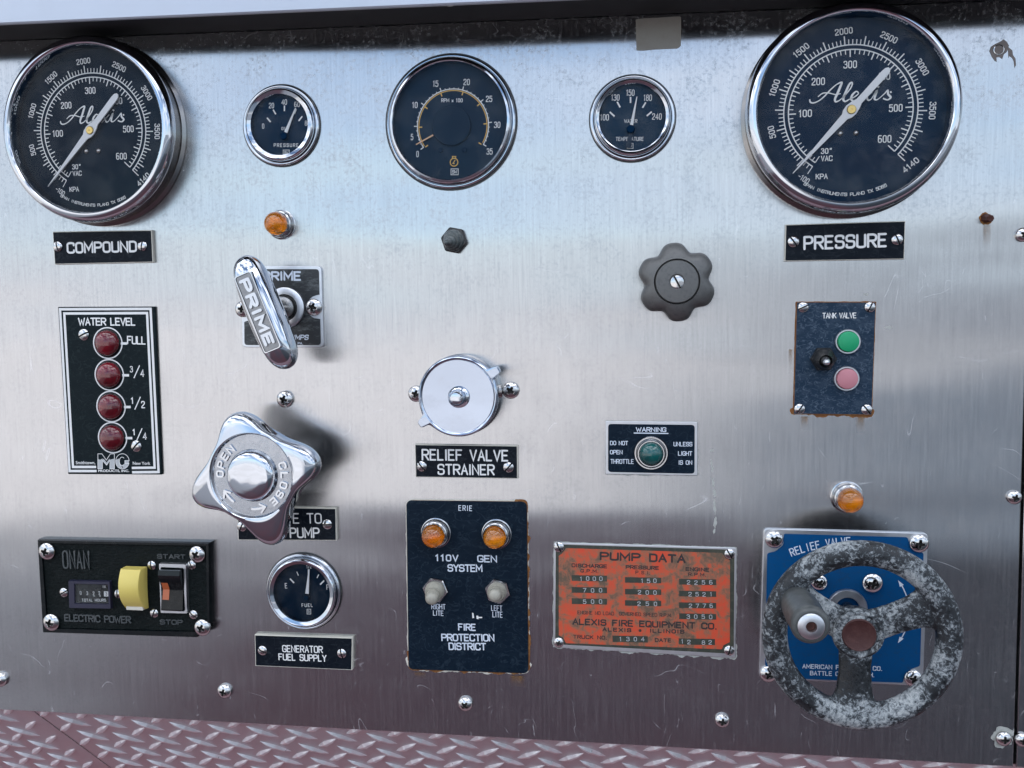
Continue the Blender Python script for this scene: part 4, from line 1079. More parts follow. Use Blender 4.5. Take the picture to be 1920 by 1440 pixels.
for (x, y) in lampc:
    x, z = P(*Z8(x, y), T8); k = PX(T8)
    rg = lathe('lamp_ring', (x, z, T8-.0002), [(25*k, 0), (24.6*k, .0006), (23.2*k, .0010), (22.5*k, .0002)], 'gloss', wl, seg=48)
    lathe('jewel_lens', (x, z, T8-.0004), [(22.7*k, 0), (23*k, .0012)]+[(23*k*math.cos(R(i*10)), .0012+.0060*math.sin(R(i*10))) for i in range(1, 9)]+[(0, .0072)], 'red', wl, seg=48, smooth=60)
for (x, y, rt) in ((370, 331, 65), (742, 1122, 42)):
    screw('slot', *Z8(x, y), 10.2, T8, wl, rt)

# ------------------------------------------------------------------ tank valve plate
Z9 = Z(1440, 540, 5.538); K9 = 5.538; T9 = .0016
def irregular(poly, amp, step_, seed, out_=0.0, bias=None):
    rnd = random.Random(seed); res = []; vals = [rnd.random() for _ in range(400)]; run = 0.0
    def vn(t): i = int(t); f = t-i; f = f*f*(3-2*f); return vals[i % 400]*(1-f)+vals[(i+1) % 400]*f
    poly = inset(poly, -out_); n = len(poly); c = Vector((sum(p[0] for p in poly)/n, sum(p[1] for p in poly)/n))
    for i in range(n):
        a, b = Vector(poly[i]), Vector(poly[(i+1) % n]); m = max(1, int((b-a).length/step_))
        d = (b-a).normalized(); nn = Vector((d.y, -d.x))
        if nn.dot((a+b)/2-c) < 0: nn = -nn
        for j in range(m):
            p = a+(b-a)*j/m; run += (b-a).length/m; e = (vn(run/.0045)**2*.75+vn(run/.0013)**2*.3)*amp*(bias(p) if bias else 1); p = p+nn*e; res.append((p.x, p.y))
    return res
q = quad([Z9(296, 144), Z9(1123, 144), Z9(1080, 1319), Z9(264, 1310)], T9); c = (sum(p[0] for p in q)/4, sum(p[1] for p in q)/4)
tv = top('tank_valve_plate', 'scuffed blue-grey TANK VALVE plate with a green and a pink button', 'switch plate', (*c, 0))
zlow = min(p[1] for p in q)
prism('rust_edge', irregular(q, .0014, .0007, 3, .0001, lambda p: 2.0 if p[1] < zlow+.004 else .35), 0, .00035, 'rust', tv)
prism('plate', q, .0003, T9-.0002, 'rust', tv); prism('face', inset(q, .0004), T9-.0003, T9, 'slate', tv)
ik = Ink(T9+.00006); lab_px(ik, Z9, K9, 'TANK VALVE', 741, 286, 60, 355, weight=.14, track=1.6, dv=.5); ik.done('white', tv)
for x, y, rt in ((365, 200, 65), (1058, 198, 25), (328, 1255, 35), (1024, 1262, -38)): screw('slot', *Z9(x, y), 9.8, T9, tv, rt)
def button(x, y, mat, lab, par):
    bx_, bz_ = P(*Z9(x, y), T9); k = PX(T9)
    rg = lathe('button_ring', (bx_, bz_, T9-.0002), [(24*k, 0), (24*k, .0012), (22.8*k, .0018), (20.6*k, .0018), (20*k, .0002)], 'alu', par, seg=48)
    lathe('button_cap', (bx_, bz_, T9), [(19.8*k, 0), (19.6*k, .0034), (18.8*k, .0043), (17.4*k, .0046), (0, .0046)], mat, rg, seg=48, label=lab)
button(826, 556, 'btn_g', 'green round button', tv); button(813, 940, 'btn_p', 'faded pink round button', tv)
toggle(tv, Z9(572, 735), 24.5, Z9(610, 762), 9.5, 'rubber', T9, .014, nut='rubber', metal_tip='alu', fat=1.12)

# ------------------------------------------------------------------ warning plate
Z10 = Z(1100, 760, 8); TA = .0010
q = quad([Z10(283, 236), Z10(1662, 249), Z10(1660, 1054), Z10(284, 1030)], TA); c = (sum(p[0] for p in q)/4, sum(p[1] for p in q)/4)
wp = top('warning_plate', 'small WARNING plate with one dark green jewel lamp', 'warning plate', (*c, 0))
prism('sealant_edge', irregular(q, .0007, .0007, 5, .0001, lambda p: 2 if p[0] > c[0]+.02 or p[1] < c[1]-.018 else .5), 0, .0003, 'sealant', wp)
prism('plate', q, .0002, TA, 'alu', wp, bev=.0002)
prism('enamel_field', quad([Z10(322, 278), Z10(1621, 293), Z10(1618, 1026), Z10(322, 1000)], TA), TA-.0002, TA+.00008, 'navy', wp, r=.0024)
ik = Ink(TA+.00014)
for s_, x, y, h_, w_, wt in (('WARNING', 966, 364, 72, 455, .2), ('DO NOT', 486, 566, 66, 272, .19), ('OPEN', 444, 703, 66, 190, .19), ('THROTTLE', 532, 842, 72, 352, .19), ('UNLESS', 1444, 582, 68, 284, .19), ('LIGHT', 1477, 722, 68, 214, .19), ('IS ON', 1480, 858, 68, 206, .19)):
    ik = Ink(TA+.00014); lab_px(ik, Z10, 8, s_, x, y, h_, w_, weight=.16, track=2, dv=-.3)
    if s_ == 'WARNING': ik.seg(Z10(706, 415), Z10(1226, 422), 2)
    ik.done('bluewhite', wp)
x, z = P(*Z10(966, 712), TA); k = PX(TA)
bz_ = lathe('bezel', (x, z, TA), [(32.5*k, 0), (32.3*k, .0012), (30.5*k, .0022), (28.5*k, .0022), (28*k, .0015), (27*k, .0018), (26*k, .0042), (24.5*k, .0052), (22.8*k, .0052), (22*k, .003)], 'chrome2', wp, seg=64)
lathe('jewel_lens', (x, z, TA+.002), [(21.6*k, 0), (22*k, .0028)]+[(22*k*math.cos(R(i*10)), .0028+.0065*math.sin(R(i*10))) for i in range(1, 9)]+[(0, .0093)], 'green', wp, seg=48, smooth=60)

# ------------------------------------------------------------------ Erie switch plate
Z11 = Z(740, 910, 3.7895); KB = 3.7895; TB = .0018
q = quad([Z11(82, 108), Z11(938, 118), Z11(950, 1338), Z11(98, 1308)], TB); c = (sum(p[0] for p in q)/4, sum(p[1] for p in q)/4)
er = top('switch_plate', 'dark navy rounded plate with two amber lamps and two grey toggle boots', 'switch plate', (*c, 0))
prism('caulk_edge', irregular(rounded(q, .005, 6), .0012, .0008, 9, .0007, lambda p: 1.6 if p[1] < c[1]-.055 else .5), 0, .0005, 'cream', er)
prism('rust_edge', irregular([p for p in rounded(q, .005, 6)], .0024, .0008, 21, .0001, lambda p: 1.0 if (p[1] < c[1]-.050 or p[0] > c[0]+.036) else .0), .0001, .0007, 'rust', er)
prism('plate', q, .0004, TB, 'navy', er, bev=.0003, r=.0042, nr=8)
ik = Ink(TB+.00006)
for s_, x, y, h_, w_, wt, tr in (('ERIE', 502, 162, 40, 98, .13, 4), ('110V', 369, 516, 50, 168, .19, 2), ('GEN', 657, 522, 52, 140, .17, 1.5), ('SYSTEM', 499, 588, 54, 248, .17, 1.2), ('RIGHT', 311, 862, 40, 102, .15, 2), ('LITE', 310, 908, 38, 76, .15, 2), ('LEFT', 725, 873, 40, 80, .15, 2), ('LITE', 731, 918, 42, 74, .15, 2),
        ('FIRE', 514, 1008, 52, 128, .19, 1.6), ('PROTECTION', 519, 1082, 54, 378, .18, 1.4), ('DISTRICT', 516, 1145, 54, 268, .18, 1.4)):
    ik = Ink(TB+.00006); lab_px(ik, Z11, KB, s_, x, y, h_, w_, weight=wt*.9, track=tr+.4, dv=-.8); ik.done('bluewhite', er)
ik = Ink(TB+.00012)
ik.poly([P(*Z11(a, b), ik.h) for a, b in ((550, 905), (560, 908), (565, 942), (552, 944))]); ik.poly([P(*Z11(a, b), ik.h) for a, b in ((580, 926), (592, 926), (596, 934), (622, 935), (622, 943), (597, 944), (594, 952), (582, 948))])
ik.done('white', er, 'paint_scrap', label='two small white paint scraps', at=(*P(*Z11(585, 930), TB), TB))
lamp(er, Z11(290, 342), 26.5, 21, 'amber', TB, .0125); lamp(er, Z11(722, 350), 26.5, 21, 'amber', TB, .0125)
toggle(er, Z11(293, 738), 24.5, Z11(252, 826), 11.5, 'boot', TB, .021, rot=.15); toggle(er, Z11(733, 748), 24.5, Z11(705, 795), 11.5, 'boot', TB, .021, rot=.25)

# ------------------------------------------------------------------ pump data plate
Z12 = Z(1020, 1000, 5.0526); KD = 5.0526; TD = .0012
q = quad([Z12(93, 88), Z12(1824, 138), Z12(1815, 1182), Z12(88, 1080)], TD); c = (sum(p[0] for p in q)/4, sum(p[1] for p in q)/4)
pd = top('pump_data_plate', 'worn orange PUMP DATA plate with stamped figures on black bars', 'data plate', (*c, 0))
prism('sealant_edge', irregular(q, .0014, .0007, 11, .0001, lambda p: 1.7 if p[1] < c[1]-.03 else .6), 0, .0004, 'sealant', pd)
prism('plate', q, .0003, TD-.0001, 'alu', pd, bev=.0003, r=.0018)
prism('border', quad([Z12(112, 104), Z12(1805, 156), Z12(1798, 1142), Z12(106, 1050)], TD), TD-.0003, TD, 'olive', pd, r=.003)
ofl = [(208, 140), (1690, 186), (1722, 236), (1762, 255), (1760, 1030), (1700, 1060), (1684, 1098), (208, 1040), (180, 985), (140, 965), (140, 215), (172, 190)]
prism('orange_field', [P(*Z12(*p), TD) for p in ofl], TD-.0002, TD+.00006, 'orange', pd)
bars = [(430, 426, 335, 56, '1000', 445, 430, 222), (430, 538, 335, 56, '700', 460, 541, 185), (430, 645, 335, 56, '500', 460, 648, 185), (939, 444, 344, 54, '150', 990, 450, 155), (939, 555, 344, 54, '200', 978, 560, 180), (939, 662, 344, 54, '250', 978, 667, 190),
        (1456, 461, 352, 56, '2256', 1475, 466, 245), (1456, 573, 352, 56, '2521', 1483, 578, 232), (1456, 683, 352, 56, '2776', 1486, 687, 230), (1456, 788, 352, 56, '3050', 1473, 791, 246), (816, 1002, 335, 62, '1304', 830, 1002, 245), (1448, 1027, 344, 60, '1', 1310, 1024, 16), (0, 0, 0, 0, '2', 1373, 1030, 34), (0, 0, 0, 0, '82', 1542, 1034, 98)]
ib = Ink(TD+.00010); ik = Ink(TD+.00024)
for bx_, by_, bw, bh, s_, tx_, ty_, tw in bars:
    if bw: ib = Ink(TD+.00010); ib.line([P(*Z12(bx_-bw/2, by_-3), ib.h), P(*Z12(bx_+bw/2, by_+3), ib.h)], bh/KD*PX(TD), widths=[bh/KD*PX(TD)]*2); ib.done('olive', pd, 'figure_bar')
    dg = len(s_); w1 = 34
    for i, ch in enumerate(s_):
        xx = tx_ if dg == 1 else tx_-tw/2+w1/2+(tw-w1)*i/(dg-1)
        lab_px(ik, Z12, KD, ch, xx, ty_+random.uniform(-2, 2)*(1 if dg > 1 else 0), 42, w1 if ch != '1' else 20, weight=.13)
ik.done('grey_print', pd, label='stamped silver figures', at=(*c, TD))
ik = Ink(TD+.00010)
for s_, x, y, h_, w_, wt, tr in (('PUMP', 720, 221, 82, 385, .19, 2.2), ('DATA', 1168, 237, 84, 348, .19, 2.2), ('DISCHARGE', 430, 308, 38, 340, .19, 2.2), ('G.P.M.', 431, 357, 34, 172, .18, 3), ('PRESSURE', 932, 324, 38, 318, .19, 2.2), ('P.S.I.', 936, 372, 34, 142, .18, 4), ('ENGINE', 1454, 342, 38, 228, .19, 2.2), ('R.P.M.', 1451, 390, 34, 172, .18, 3),
        ('ENGINE NO LOAD', 490, 755, 36, 350, .16, 2.2), ('GOVERNED SPEED R.P.M.', 960, 769, 36, 505, .16, 2.2), ('ALEXIS FIRE EQUIPMENT CO.', 946, 858, 64, 1370, .18, 2.2), ('ALEXIS', 690, 914, 40, 275, .17, 3.4), ('ILLINOIS', 1166, 927, 40, 328, .17, 3.4), ('TRUCK NO.', 436, 984, 38, 322, .16, 2.6), ('DATE', 1128, 1013, 38, 158, .16, 2.6)):
    ik = Ink(TD+.00010); lab_px(ik, Z12, KD, s_, x, y, h_, w_, weight=wt*(1.3 if h_ < 45 else 1.05), track=tr, dv=-w_/KD*.033); ik.done('blackink', pd)
ik = Ink(TD+.00010); dc = P(*Z12(910, 921), ik.h); ik.line([(dc[0]-.0001, dc[1]), (dc[0]+.0001, dc[1])], .0022)
ik.done('blackink', pd, 'dot')
for x, y, kd, rt in ((142, 130, 'slot', -25), (1758, 195, 'slot', -30), (140, 1032, 'cross', 20), (1755, 1110, 'slot', 15)): screw(kd, *Z12(x, y), 9.5, TD, pd, rt)

# ------------------------------------------------------------------ generator control box
Z13 = Z(40, 980, 4.8); KO = 4.8; TO = .0066
q = quad([Z13(140, 152), Z13(1690, 182), Z13(1708, 1040), Z13(190, 993)], TO); 
inr = quad([Z13(182, 190), Z13(1655, 215), Z13(1672, 985), Z13(238, 948)], TO)
br_ = P(*Z13(1575, 1038), TO); bq = P(*Z13(1700, 905), TO)
def cut(pl, a, b): return [pl[0], pl[1], b, a, pl[3]]
c = (sum(p[0] for p in q)/4, sum(p[1] for p in q)/4)
on = top('control_box', 'black textured generator start box with a yellow cover and rocker switch', 'control box', (*c, 0))
qo = cut(q, br_, bq); qi = cut(inr, P(*Z13(1555, 978), TO), P(*Z13(1665, 870), TO))
prism('housing', qo, 0, TO-.0022, 'gloss', on, bev=0.0004)
frame('rim', qo, qi, TO-.0026, TO, 'gloss', on, .0006)
prism('textured_face', qi, TO-.0024, TO-.0012, 'blackp', on)
TF = TO-.0012
for s_, x, y, h_, w_, wt, rise, tr in (('ONAN', 496, 332, 165, 250, .12, .0009, 1.0), ('START', 1352, 304, 42, 255, .17, .0006, 2), ('STOP', 1352, 894, 46, 205, .17, .0006, 2)):
    ik = Ink(TF, rise); lab_px(ik, Z13, KO, s_, x, y, h_, w_, weight=wt, track=tr if s_ != 'ONAN' else 3, dv=-w_/KO*.02); ik.done('dimprint', on, label='raised letters reading '+s_)
ik = Ink(TF, .0009); lab_px(ik, Z13, KO, 'ELECTRIC POWER', 690, 862, 66, 600, weight=.17, track=1.6, dv=-4); ik.done('dimprint', on, label='raised letters reading ELECTRIC POWER')
# hour meter
mo = quad([Z13(438, 512), Z13(815, 520), Z13(825, 768), Z13(446, 762)], TF); mi = quad([Z13(498, 545), Z13(795, 552), Z13(798, 722), Z13(502, 715)], TF)
mt = frame('hour_meter', mo, mi, TF, TF+.0026, 'navyframe', on, .0004)
prism('meter_face', inset(mi, -.0003), TF-.0002, TF+.0008, 'gloss', mt)
ib = Ink(TF+.0009)
q4 = [P(*Z13(a, b), ib.h) for a, b in ((742, 617), (798, 619), (800, 664), (744, 664))]; ib.poly(q4); ib.done('white', mt, 'tenths_wheel')
ik = Ink(TF+.0010)
for ch, x, y in (('0', 534, 632), ('3', 593, 635), ('2', 650, 636), ('2', 703, 634)): lab_px(ik, Z13, KO, ch, x, y, 34, 19, weight=.18)
for ch, x, y in (('3', 655, 662), ('3', 708, 662)): lab_px(ik, Z13, KO, ch, x, y-2, 8, 16, weight=.2)
lab_px(ik, Z13, KO, 'TOTAL HOURS', 653, 697, 26, 218, weight=.14, track=3); lab_px(ik, Z13, KO, '1/10', 744, 576, 20, 30, weight=.16)
ik.done('white', mt, at=(*P(650, 640), TF))
ik = Ink(TF+.00105)
lab_px(ik, Z13, KO, '3', 764, 640, 32, 17, weight=.18); ik.done('blackink', mt)
prism('meter_glass', inset(mi, .0001), TF+.0018, TF+.0020, 'glass', mt)
for x, y, r_p, rt in ((385, 627, 8, 60), (872, 640, 8, -5)): screw('slot', *Z13(x, y), r_p, TF, on, rt)
for x, y, rt in ((1175, 383, -10), (1535, 380, -25), (1198, 813, 20), (1550, 827, -50)): screw('slot', *Z13(x, y), 8, TF, on, rt)
for x, y, rt in ((238, 255, 20), (1587, 282, 35), (278, 893, 15), (1634, 940, 25)): screw('cross', *Z13(x, y), 15.2, TF+.0004, on, rt)
# yellow flip cover: side profile swept across its width
yw = [Z13(945, 390), Z13(1132, 398), Z13(1140, 765), Z13(935, 735)]
A1 = P(*Z13(1045, 390), TF); A2 = P(*Z13(1055, 760), TF)
hw = 20.5*PX(.02); zt, z2 = A1[1], A2[1]; ln = zt-z2
def ycov(name, mat, hw, grow, par):
    prof = []
    NN = 14
    for i in range(NN+1):
        t = i/NN; z = zt-ln*t; h = TF+(.0035+.0100*math.sin(math.pi*min(1, t*.86+.16))**.7)+grow; prof.append((z, h))
    vs, fs = [], []; cxm = (A1[0]+A2[0])/2
    secs = ((-1, -.9), (-1, -.14), (-.93, -.03), (-.8, 0), (.8, 0), (.93, -.03), (1, -.14), (1, -.9))
    for i, (z, h) in enumerate(prof):
        xx = A1[0]+(A2[0]-A1[0])*i/NN
        for sx, dh in secs:
            hh = h+dh*(h-TF); vs.append((xx+sx*hw, z, hh))
    n = len(secs)
    for i in range(NN):
        for j in range(n-1): a = i*n+j; fs.append((a, a+1, a+n+1, a+n))
    fs.append(tuple(range(n))); fs.append(tuple(range(NN*n, NN*n+n)))
    return part(name, vs, fs, mat, par, 45, at=(cxm, (zt+z2)/2, TF))
yc = ycov('switch_cover', 'yellow', hw, 0, on)
bxq = [Vector(P(*Z13(980, 700), TF)), Vector(P(*Z13(1130, 705), TF)), Vector(P(*Z13(1132, 768), TF)), Vector(P(*Z13(985, 762), TF))]
prism('cover_hinge', [tuple(p) for p in bxq], TF, TF+.006, 'cream', yc, bev=.0003)
# rocker switch in its bright bezel
ro = rounded(quad([Z13(1236, 360), Z13(1488, 368), Z13(1500, 822), Z13(1252, 816)], TF+.002), .0012, 3); ri = rounded(quad([Z13(1262, 405), Z13(1458, 412), Z13(1468, 790), Z13(1274, 782)], TF+.002), .0006, 3)
rs = frame('rocker_switch', ro, ri, TF, TF+.0026, 'alu', on, .0006)
ra = quad([Z13(1264, 410), Z13(1456, 416), Z13(1466, 786), Z13(1276, 780)], TF+.002)
x0, x1 = ra[0][0], ra[1][0]; dxs = ra[3][0]-ra[0][0]; zt_, zb_ = ra[0][1], ra[3][1]
pf = [(0, .0070), (.12, .0078), (.16, .0072), (.48, .0030), (.52, .0030), (.97, .0050), (1, .0046)]
vs = []
for t_, h in pf:
    z = zt_+(zb_-zt_)*t_; vs += [(x0+dxs*t_, z, TF), (x0+dxs*t_, z, TF+h), (x1+dxs*t_, z, TF+h), (x1+dxs*t_, z, TF)]
fs = []
for i in range(len(pf)-1):
    for j in range(3): a = i*4+j; fs.append((a, a+1, a+5, a+4))
fs += [(0, 1, 2, 3), tuple(range(len(vs)-4, len(vs)))]
part('rocker', vs, fs, 'gloss', rs, 30, at=(x0, zt_, TF))
wq = [(x0+dxs*t_+.0010+w_*.0052, zt_+(zb_-zt_)*t_) for t_, w_ in ((.32, 0), (.32, 1), (.74, 1), (.74, 0))]
vs = [(wq[0][0], wq[0][1], TF+.0052), (wq[1][0], wq[1][1], TF+.0052), (wq[1][0]+.0002, zt_+(zb_-zt_)*.5, TF+.0033), (wq[2][0], wq[2][1], TF+.0043), (wq[3][0], wq[3][1], TF+.0043), (wq[0][0]+.0002, zt_+(zb_-zt_)*.5, TF+.0033)]
part('pilot_window', vs, [(0, 1, 2, 5), (5, 2, 3, 4)], 'orangewin', rs, at=(x0, zt_, TF+.004))

# ------------------------------------------------------------------ relief valve plate and handwheel
Z14 = Z(1400, 880, 2.768); KR = 2.768; TR = .0022
q = quad([Z14(90, 308), Z14(942, 332), Z14(916, 1124), Z14(64, 1086)], TR); c = (sum(p[0] for p in q)/4, sum(p[1] for p in q)/4)
rp_ = top('relief_valve', 'blue RELIEF VALVE plate behind a mottled black and white three-spoke handwheel', 'valve', (*c, 0))
prism('plate', q, 0, TR, 'alu', rp_, bev=.0004, r=.0035)
fld = [Z14(*p) for p in ((192, 334), (835, 352), (848, 395), (880, 428), (918, 432), (900, 1020), (850, 1038), (818, 1070), (812, 1108), (150, 1082), (140, 1040), (95, 1020), (106, 435), (150, 425), (190, 392))]
prism('blue_field', [P(u, v, TR) for u, v in fld], TR-.0002, TR+.0001, 'bluep', rp_, r=.0015)
ik = Ink(TR+.00018)
for i, ch in enumerate('RELIEF VALVE'):
    if ch == ' ': continue
    x = 236+i*26.5; y = 372+(x-560)**2*58/324**2
    ang = -(x-560)*2*58/324**2
    kq = PX(TR)/KR; ik.text(ch, P(*Z14(x, y), ik.h), 44*kq, (18 if ch != 'I' else 3)*kq, ang=ang, weight=.2)
ik.done('bluewhite', rp_); ik = Ink(TR+.00018)
for s_, x, y, w_ in (('AMERICAN FIRE PUMP CO.', 495, 1028, 415), ('BATTLE CREEK, MICH.', 495, 1062, 335)): lab_px(ik, Z14, KR, s_, x, y, 24, w_, weight=.16, track=2.4, dv=-w_/KR*.03)
ik.done('bluewhite', rp_); ik = Ink(TR+.00018)
ac = P(*Z14(545, 735), ik.h)
ra_ = 285/KR*PX(TR)
ik.arc(ac, ra_, 330, 392, 2.0*PX(TR)); 
for a in (330, 392):
    s = -1 if a == 330 else 1
    tp_ = (ac[0]+ra_*math.cos(R(a+5*s)), ac[1]+ra_*math.sin(R(a+5*s)))
    ik.poly([tp_, (ac[0]+(ra_+4*PX(0))*math.cos(R(a-2*s)), ac[1]+(ra_+4*PX(0))*math.sin(R(a-2*s))), (ac[0]+(ra_-4*PX(0))*math.cos(R(a-2*s)), ac[1]+(ra_-4*PX(0))*math.sin(R(a-2*s)))])
ik.done('bluewhite', rp_, 'turn_arrow')
for x, y, rr, rt in ((142, 362, 16.5, 40), (893, 383, 17.5, 5), (112, 1060, 15.5, 30), (862, 1082, 16, 20), (652, 588, 18.5, 15), (375, 585, 15, 40)): screw('cross', *Z14(x, y), rr, TR, rp_, rt)
cx_, cz_ = P(*Z14(520, 718), TR); k = PX(TR)
lathe('collar', (cx_, cz_, TR-.0002), [(37*k, 0), (36.5*k, .0022), (35*k, .003), (22*k, .003), (21*k, .0004)], 'alu', rp_, seg=64)
HW = .046
wx, wz = P(*Z14(592, 861), HW); k = PX(HW); hx, hz = P(*Z14(585, 862), HW+.004)
lathe('shaft', (cx_, cz_, TR), [(13*k, 0), (13*k, HW-.010)], 'nickel', rp_, axis=(hx-cx_, hz-cz_, HW), seg=32)
# the wheel: rim, spokes and hub as one casting. tube rim + three tapering spokes, meshed together
Rm, rt_ = 158.5*k, 24.5*k
def gridtube(path, rad, squash=1.0, n=24, closed=False, flat=None):
    vs, fs = [], []; m_ = len(path)
    for i, p in enumerate(path):
        a = Vector(path[i-1]) if (i > 0 or closed) else Vector(path[i]); b = Vector(path[(i+1) % m_]) if (i < m_-1 or closed) else Vector(path[i])
        d = (b-a).normalized(); up = Vector((0, 0, 1)); s = d.cross(up).normalized(); u = s.cross(d)
        r = rad(i/(m_-1)) if callable(rad) else (rad, rad)
        for j in range(n):
            t = 2*math.pi*j/n; vs.append(Vector(p)+s*math.cos(t)*r[0]+u*math.sin(t)*r[1])
    for i in range(m_ if closed else m_-1):
        for j in range(n):
            a = i*n+j; b = i*n+(j+1) % n; a2 = ((i+1) % m_)*n+j; b2 = ((i+1) % m_)*n+(j+1) % n; fs.append((a, b, b2, a2))
    if not closed: fs.append(tuple(range(n))); fs.append(tuple(range((m_-1)*n, m_*n)))
    return vs, fs
allv, allf = [], []
def add(vf):
    b = len(allv); allv.extend(vf[0]); allf.extend([tuple(i+b for i in f) for f in vf[1]])
add(gridtube([(wx+Rm*math.cos(2*math.pi*i/120), wz+Rm*math.sin(2*math.pi*i/120), HW) for i in range(120)], lambda t: (rt_, rt_*.86), closed=True, n=28))
for a in (25, 152, 266):
    ca, sa_ = math.cos(R(a)), math.sin(R(a))
    e = (wx+Rm*ca, wz+Rm*sa_, HW-.001)
    pth = [(hx+(e[0]-hx)*t, hz+(e[1]-hz)*t, HW-.004+.003*t) for t in [i/10*.985 for i in range(11)]]
    add(gridtube(pth, lambda t: ((31+16*abs(t-.42)**2.0*2.4+(26*max(0, t-.72)**1.3*3.2))*k, (12+6*max(0, t-.6))*k), n=24))
add(lathe_geo((hx, hz, HW-.015), [(0, 0), (40*k, 0), (46*k, .008), (46*k, .0125), (44*k, .0155), (40*k, .0175), (38*k, .018), (33*k, .0182), (0, .0182)], seg=64))
hwv = part('handwheel', allv, allf, 'wheel', rp_, 45, at=(wx, wz, HW))
md = hwv.modifiers.new('fuse', 'REMESH'); md.mode = 'VOXEL'; md.voxel_size = .0011; md.use_smooth_shade = True
ms = hwv.modifiers.new('soften', 'CORRECTIVE_SMOOTH' if False else 'SMOOTH'); ms.factor = .6; ms.iterations = 8
lathe('hub_ring', (hx, hz, HW-.002), [(47*k, 0), (48*k, .003), (46*k, .0048), (42*k, .0054), (38*k, .0050), (34*k, .0040), (31*k, .0040)], 'wheel', hwv, seg=64)
lathe('hub_disc', (hx, hz, HW+.0026), [(31.5*k, 0), (31*k, .0014), (29.5*k, .0018), (27*k, .0012), (0, .0012)], 'maroon', hwv, seg=64)
gb = P(*Z14(262, 688), HW+.006); gt = P(*Z14(335, 816), HW+.050)
ax = Vector((gt[0]-gb[0], gt[1]-gb[1], .044)); ln = ax.length; rg_ = .0114
g1 = lathe('grip', (*gb, HW+.006), [(rg_*.80, -.004), (rg_*.86, .0), (rg_*.97, .010), (rg_, ln*.55), (rg_*.96, ln*.82), (rg_*.99, ln*.86), (rg_*.99, ln*.93), (rg_*.90, ln*.985), (rg_*.80, ln), (rg_*.70, ln), (rg_*.68, ln-.002)], 'grip', hwv, axis=ax, seg=56)
axn = ax.normalized(); pt_ = Vector((*gb, HW+.006))+axn*(ln-.002)
lathe('grip_bolt', tuple(pt_), [(rg_*.69, 0), (rg_*.68, .0022), (rg_*.58, .0030), (rg_*.28, .0030), (rg_*.26, .0005)], 'alu', g1, axis=axn, seg=40)
lathe('bolt_socket', tuple(pt_+axn*.0002), [(rg_*.27, 0), (0, 0)], 'rustbolt', g1, axis=axn, seg=12)

# ------------------------------------------------------------------ loose screws and marks on the panel
grp = 'loose cross-head screws along the panel'
for u, v, r, rt, lab in ((535.5, 748, 15.5, 20, 'cross-head screw between the PRIME handle and the chrome star handle'), (422, 1295, 13, 15, 'cross-head screw low on the panel, left of the GENERATOR FUEL SUPPLY plate'),
        (873, 1319, 13.5, 40, 'cross-head screw just below the navy switch plate'), (1354, 1350, 13.5, 10, 'cross-head screw low on the panel between the orange data plate and the handwheel'),
        (1881, 1384, 14, 0, 'cross-head screw left of the seam in the lower right corner'), (1901, 932, 13.5, 20, 'cross-head screw at the right edge level with the upper amber lamp'),
        (1917, 440, 14, 30, 'cut-off cross-head screw at the right edge level with the PRESSURE plate'), (2, 1273, 13, 25, 'cut-off cross-head screw at the lower left edge')):
    o = screw('cross', u, v, r, 0.0002, None, rt, lab, 'screw', grp, 'panel_screw', 1.25)
screw('cross', 1916, 1386, 13.5, 0.0002, None, 10, 'cross-head screw on the far side of the seam in the lower right corner', 'screw', grp, 'panel_screw', 1.25)
# pale sealant halos round some of the screws
def blob(name, u, v, ru, rv, mat, seed, h=.00025, parent=None, amp=.25, n=36):
    rnd = random.Random(seed); ph = [rnd.uniform(0, 6.28) for _ in range(4)]; x, z = P(u, v); k = PX(0); pts = []
    for i in range(n):
        a = 2*math.pi*i/n; r = 1+amp*(math.sin(2*a+ph[0])*.4+math.sin(5*a+ph[1])*.35+math.sin(9*a+ph[2])*.25+rnd.uniform(-.25, .25)); pts.append((x+math.cos(a)*ru*k*r, z+math.sin(a)*rv*k*r))
    return prism(name, pts, 0, h, mat, parent)
for i, (u, v, ru, rv_) in enumerate(((1880, 1382, 20, 19),)): blob('sealant_halo', u, v, ru, rv_, 'sealant', i, parent=panel)
# screws fixing the tread plate, tucked under the panel edge
for u, v, lab in ((34, 1343, 'dark screw tucked under the panel edge at the far left'), (569, 1371, 'dark screw tucked under the middle of the panel edge'), (1187, 1411, 'dark screw tucked under the panel edge below the orange data plate')):
    x, z = P(u, v, -.013); o = screw('cross', u, v, 16, 0, None, 20, lab, 'screw', 'screws fixing the tread plate', 'plate_screw')
    t_ = .006; o.location = W(tpt(x, t_, .0002)); o.rotation_euler = (R(-45), 0, 0)
# rusty bolt
bx_, bz_ = P(1848, 409); tx, tz = P(1857, 409.5, .007)
r_ = top('rusty_bolt', 'small rusty bolt end poking out at the right, below the paint-scraped screw hole', 'bolt', (bx_, bz_, 0))
blob('rust_ring', 1848, 410, 11.5, 12, 'rust', 40, .0002, r_, .15)
lathe('bolt', (bx_, bz_, 0), [(9.5*PX(0), 0), (9.2*PX(0), .001), (7.6*PX(0), .0035), (7.2*PX(0), .0072), (5.5*PX(0), .008), (0, .0078)], 'rustbolt', r_, axis=(tx-bx_, tz-bz_, .007), seg=7, smooth=20)
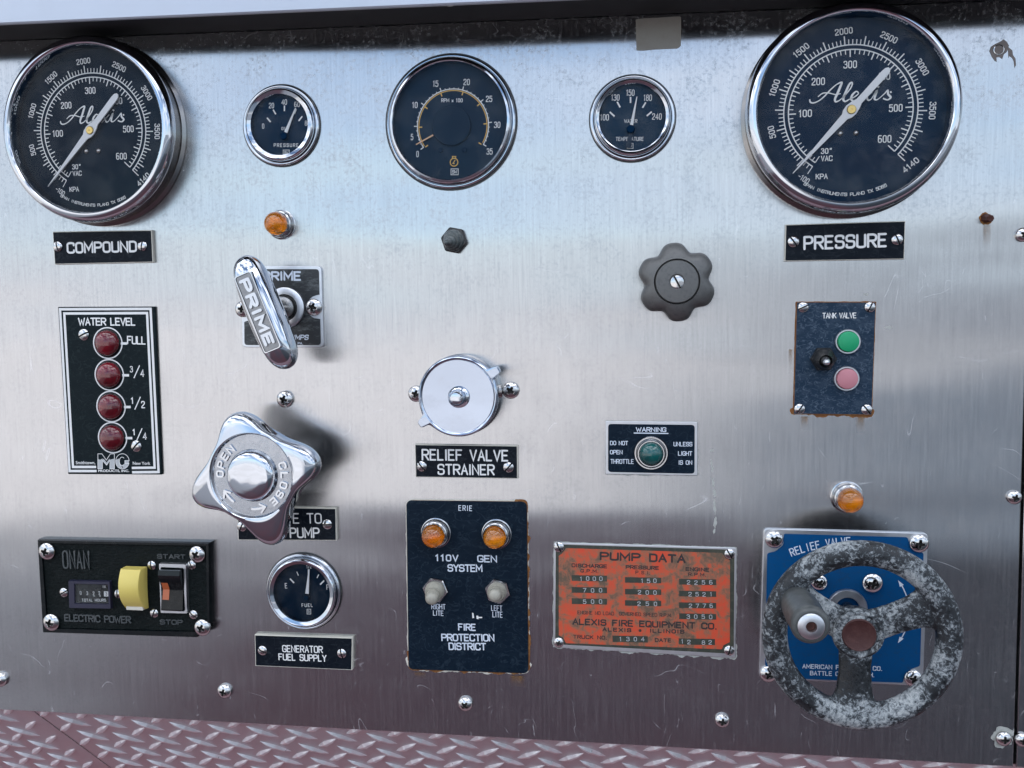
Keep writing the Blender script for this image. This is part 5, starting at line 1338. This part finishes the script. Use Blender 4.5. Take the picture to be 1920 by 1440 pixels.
# scraped screw hole
r_ = top('screw_hole', 'old countersunk screw in scraped paint at the upper right corner', 'screw hole', (*P(1873, 94), 0))
scr = [(770,985),(800,900),(870,855),(985,800),(1045,755),(1110,810),(1150,880),(1140,910),(1215,975),(1225,1060),(1275,1130),(1285,1260),(1255,1310),(1240,1180),(1210,1120),(1160,1080),(1140,1120),(1130,960),(1100,1010),(1050,1050),(1020,1140),(960,1100),(905,1110),(915,1190),(880,1180),(820,1100)]
prism('scraped_patch', [P(1780+a/10.286, b/10.286, 0) for a, b in scr], 0, .00015, 'scrape', r_)
x, z = P(1872.3, 93.5)
lathe('rim', (x, z, .0001), [(10.5*PX(0), 0), (10*PX(0), .0005), (8.6*PX(0), .0006), (8.2*PX(0), .0001)], 'chrome2', r_, seg=32)
lathe('countersunk_screw', (x, z, .00016), [(8.3*PX(0), .0002), (3*PX(0), 0), (0, 0)], 'scrape', r_, seg=24)
# rust and water runs
for u0, v0, u1, v1 in ((1500, 781, 1516, 806), (1604, 782, 1622, 812), (955, 1266, 985, 1290), (776, 1260, 800, 1272), (1842, 420, 1858, 470), (1478, 655, 1486, 700)):
    a, b = P(u0, v0), P(u1, v1)
    part('rust_run', [(a[0], a[1], .0006), (b[0], a[1], .0006), (b[0], b[1], .0006), (a[0], b[1], .0006)], [(0, 1, 2, 3)], 'rust_run', panel, at=(a[0], b[1], .0006))
# tape
tq = [P(*p) for p in ((1192, 38), (1194, 36), (1210, 34.5), (1240, 33), (1262, 31.5), (1275, 31), (1277, 33), (1277, 60), (1276.5, 86), (1273, 89), (1270, 91), (1245, 92), (1225, 93), (1206, 95), (1193.5, 94.5), (1192.5, 70))]
r_ = top('tape_patch', 'small beige square of tape under the ledge, left of the right large gauge', 'tape', (*P(1235, 63), 0))
prism('tape', tq, 0, .0003, 'tape', r_)
# dried drips and a scrape right of the warning plate
for i, (u, v, ru, rv_) in enumerate(((1335, 845, 3.2, 3), (1334, 868, 1.6, 8), (1336, 880, 2.2, 5), (1337, 905, 2.4, 10), (1340, 925, 3, 7), (1340, 950, 2.4, 14), (1341, 980, 2.8, 11), (1339, 996, 2, 5), (1666, 614, 8, 2.4), (1624, 552, 6, 2))):
    blob('dried_drip', u, v, ru, rv_, 'sealant', 60+i, .00012, panel, .5, 16)
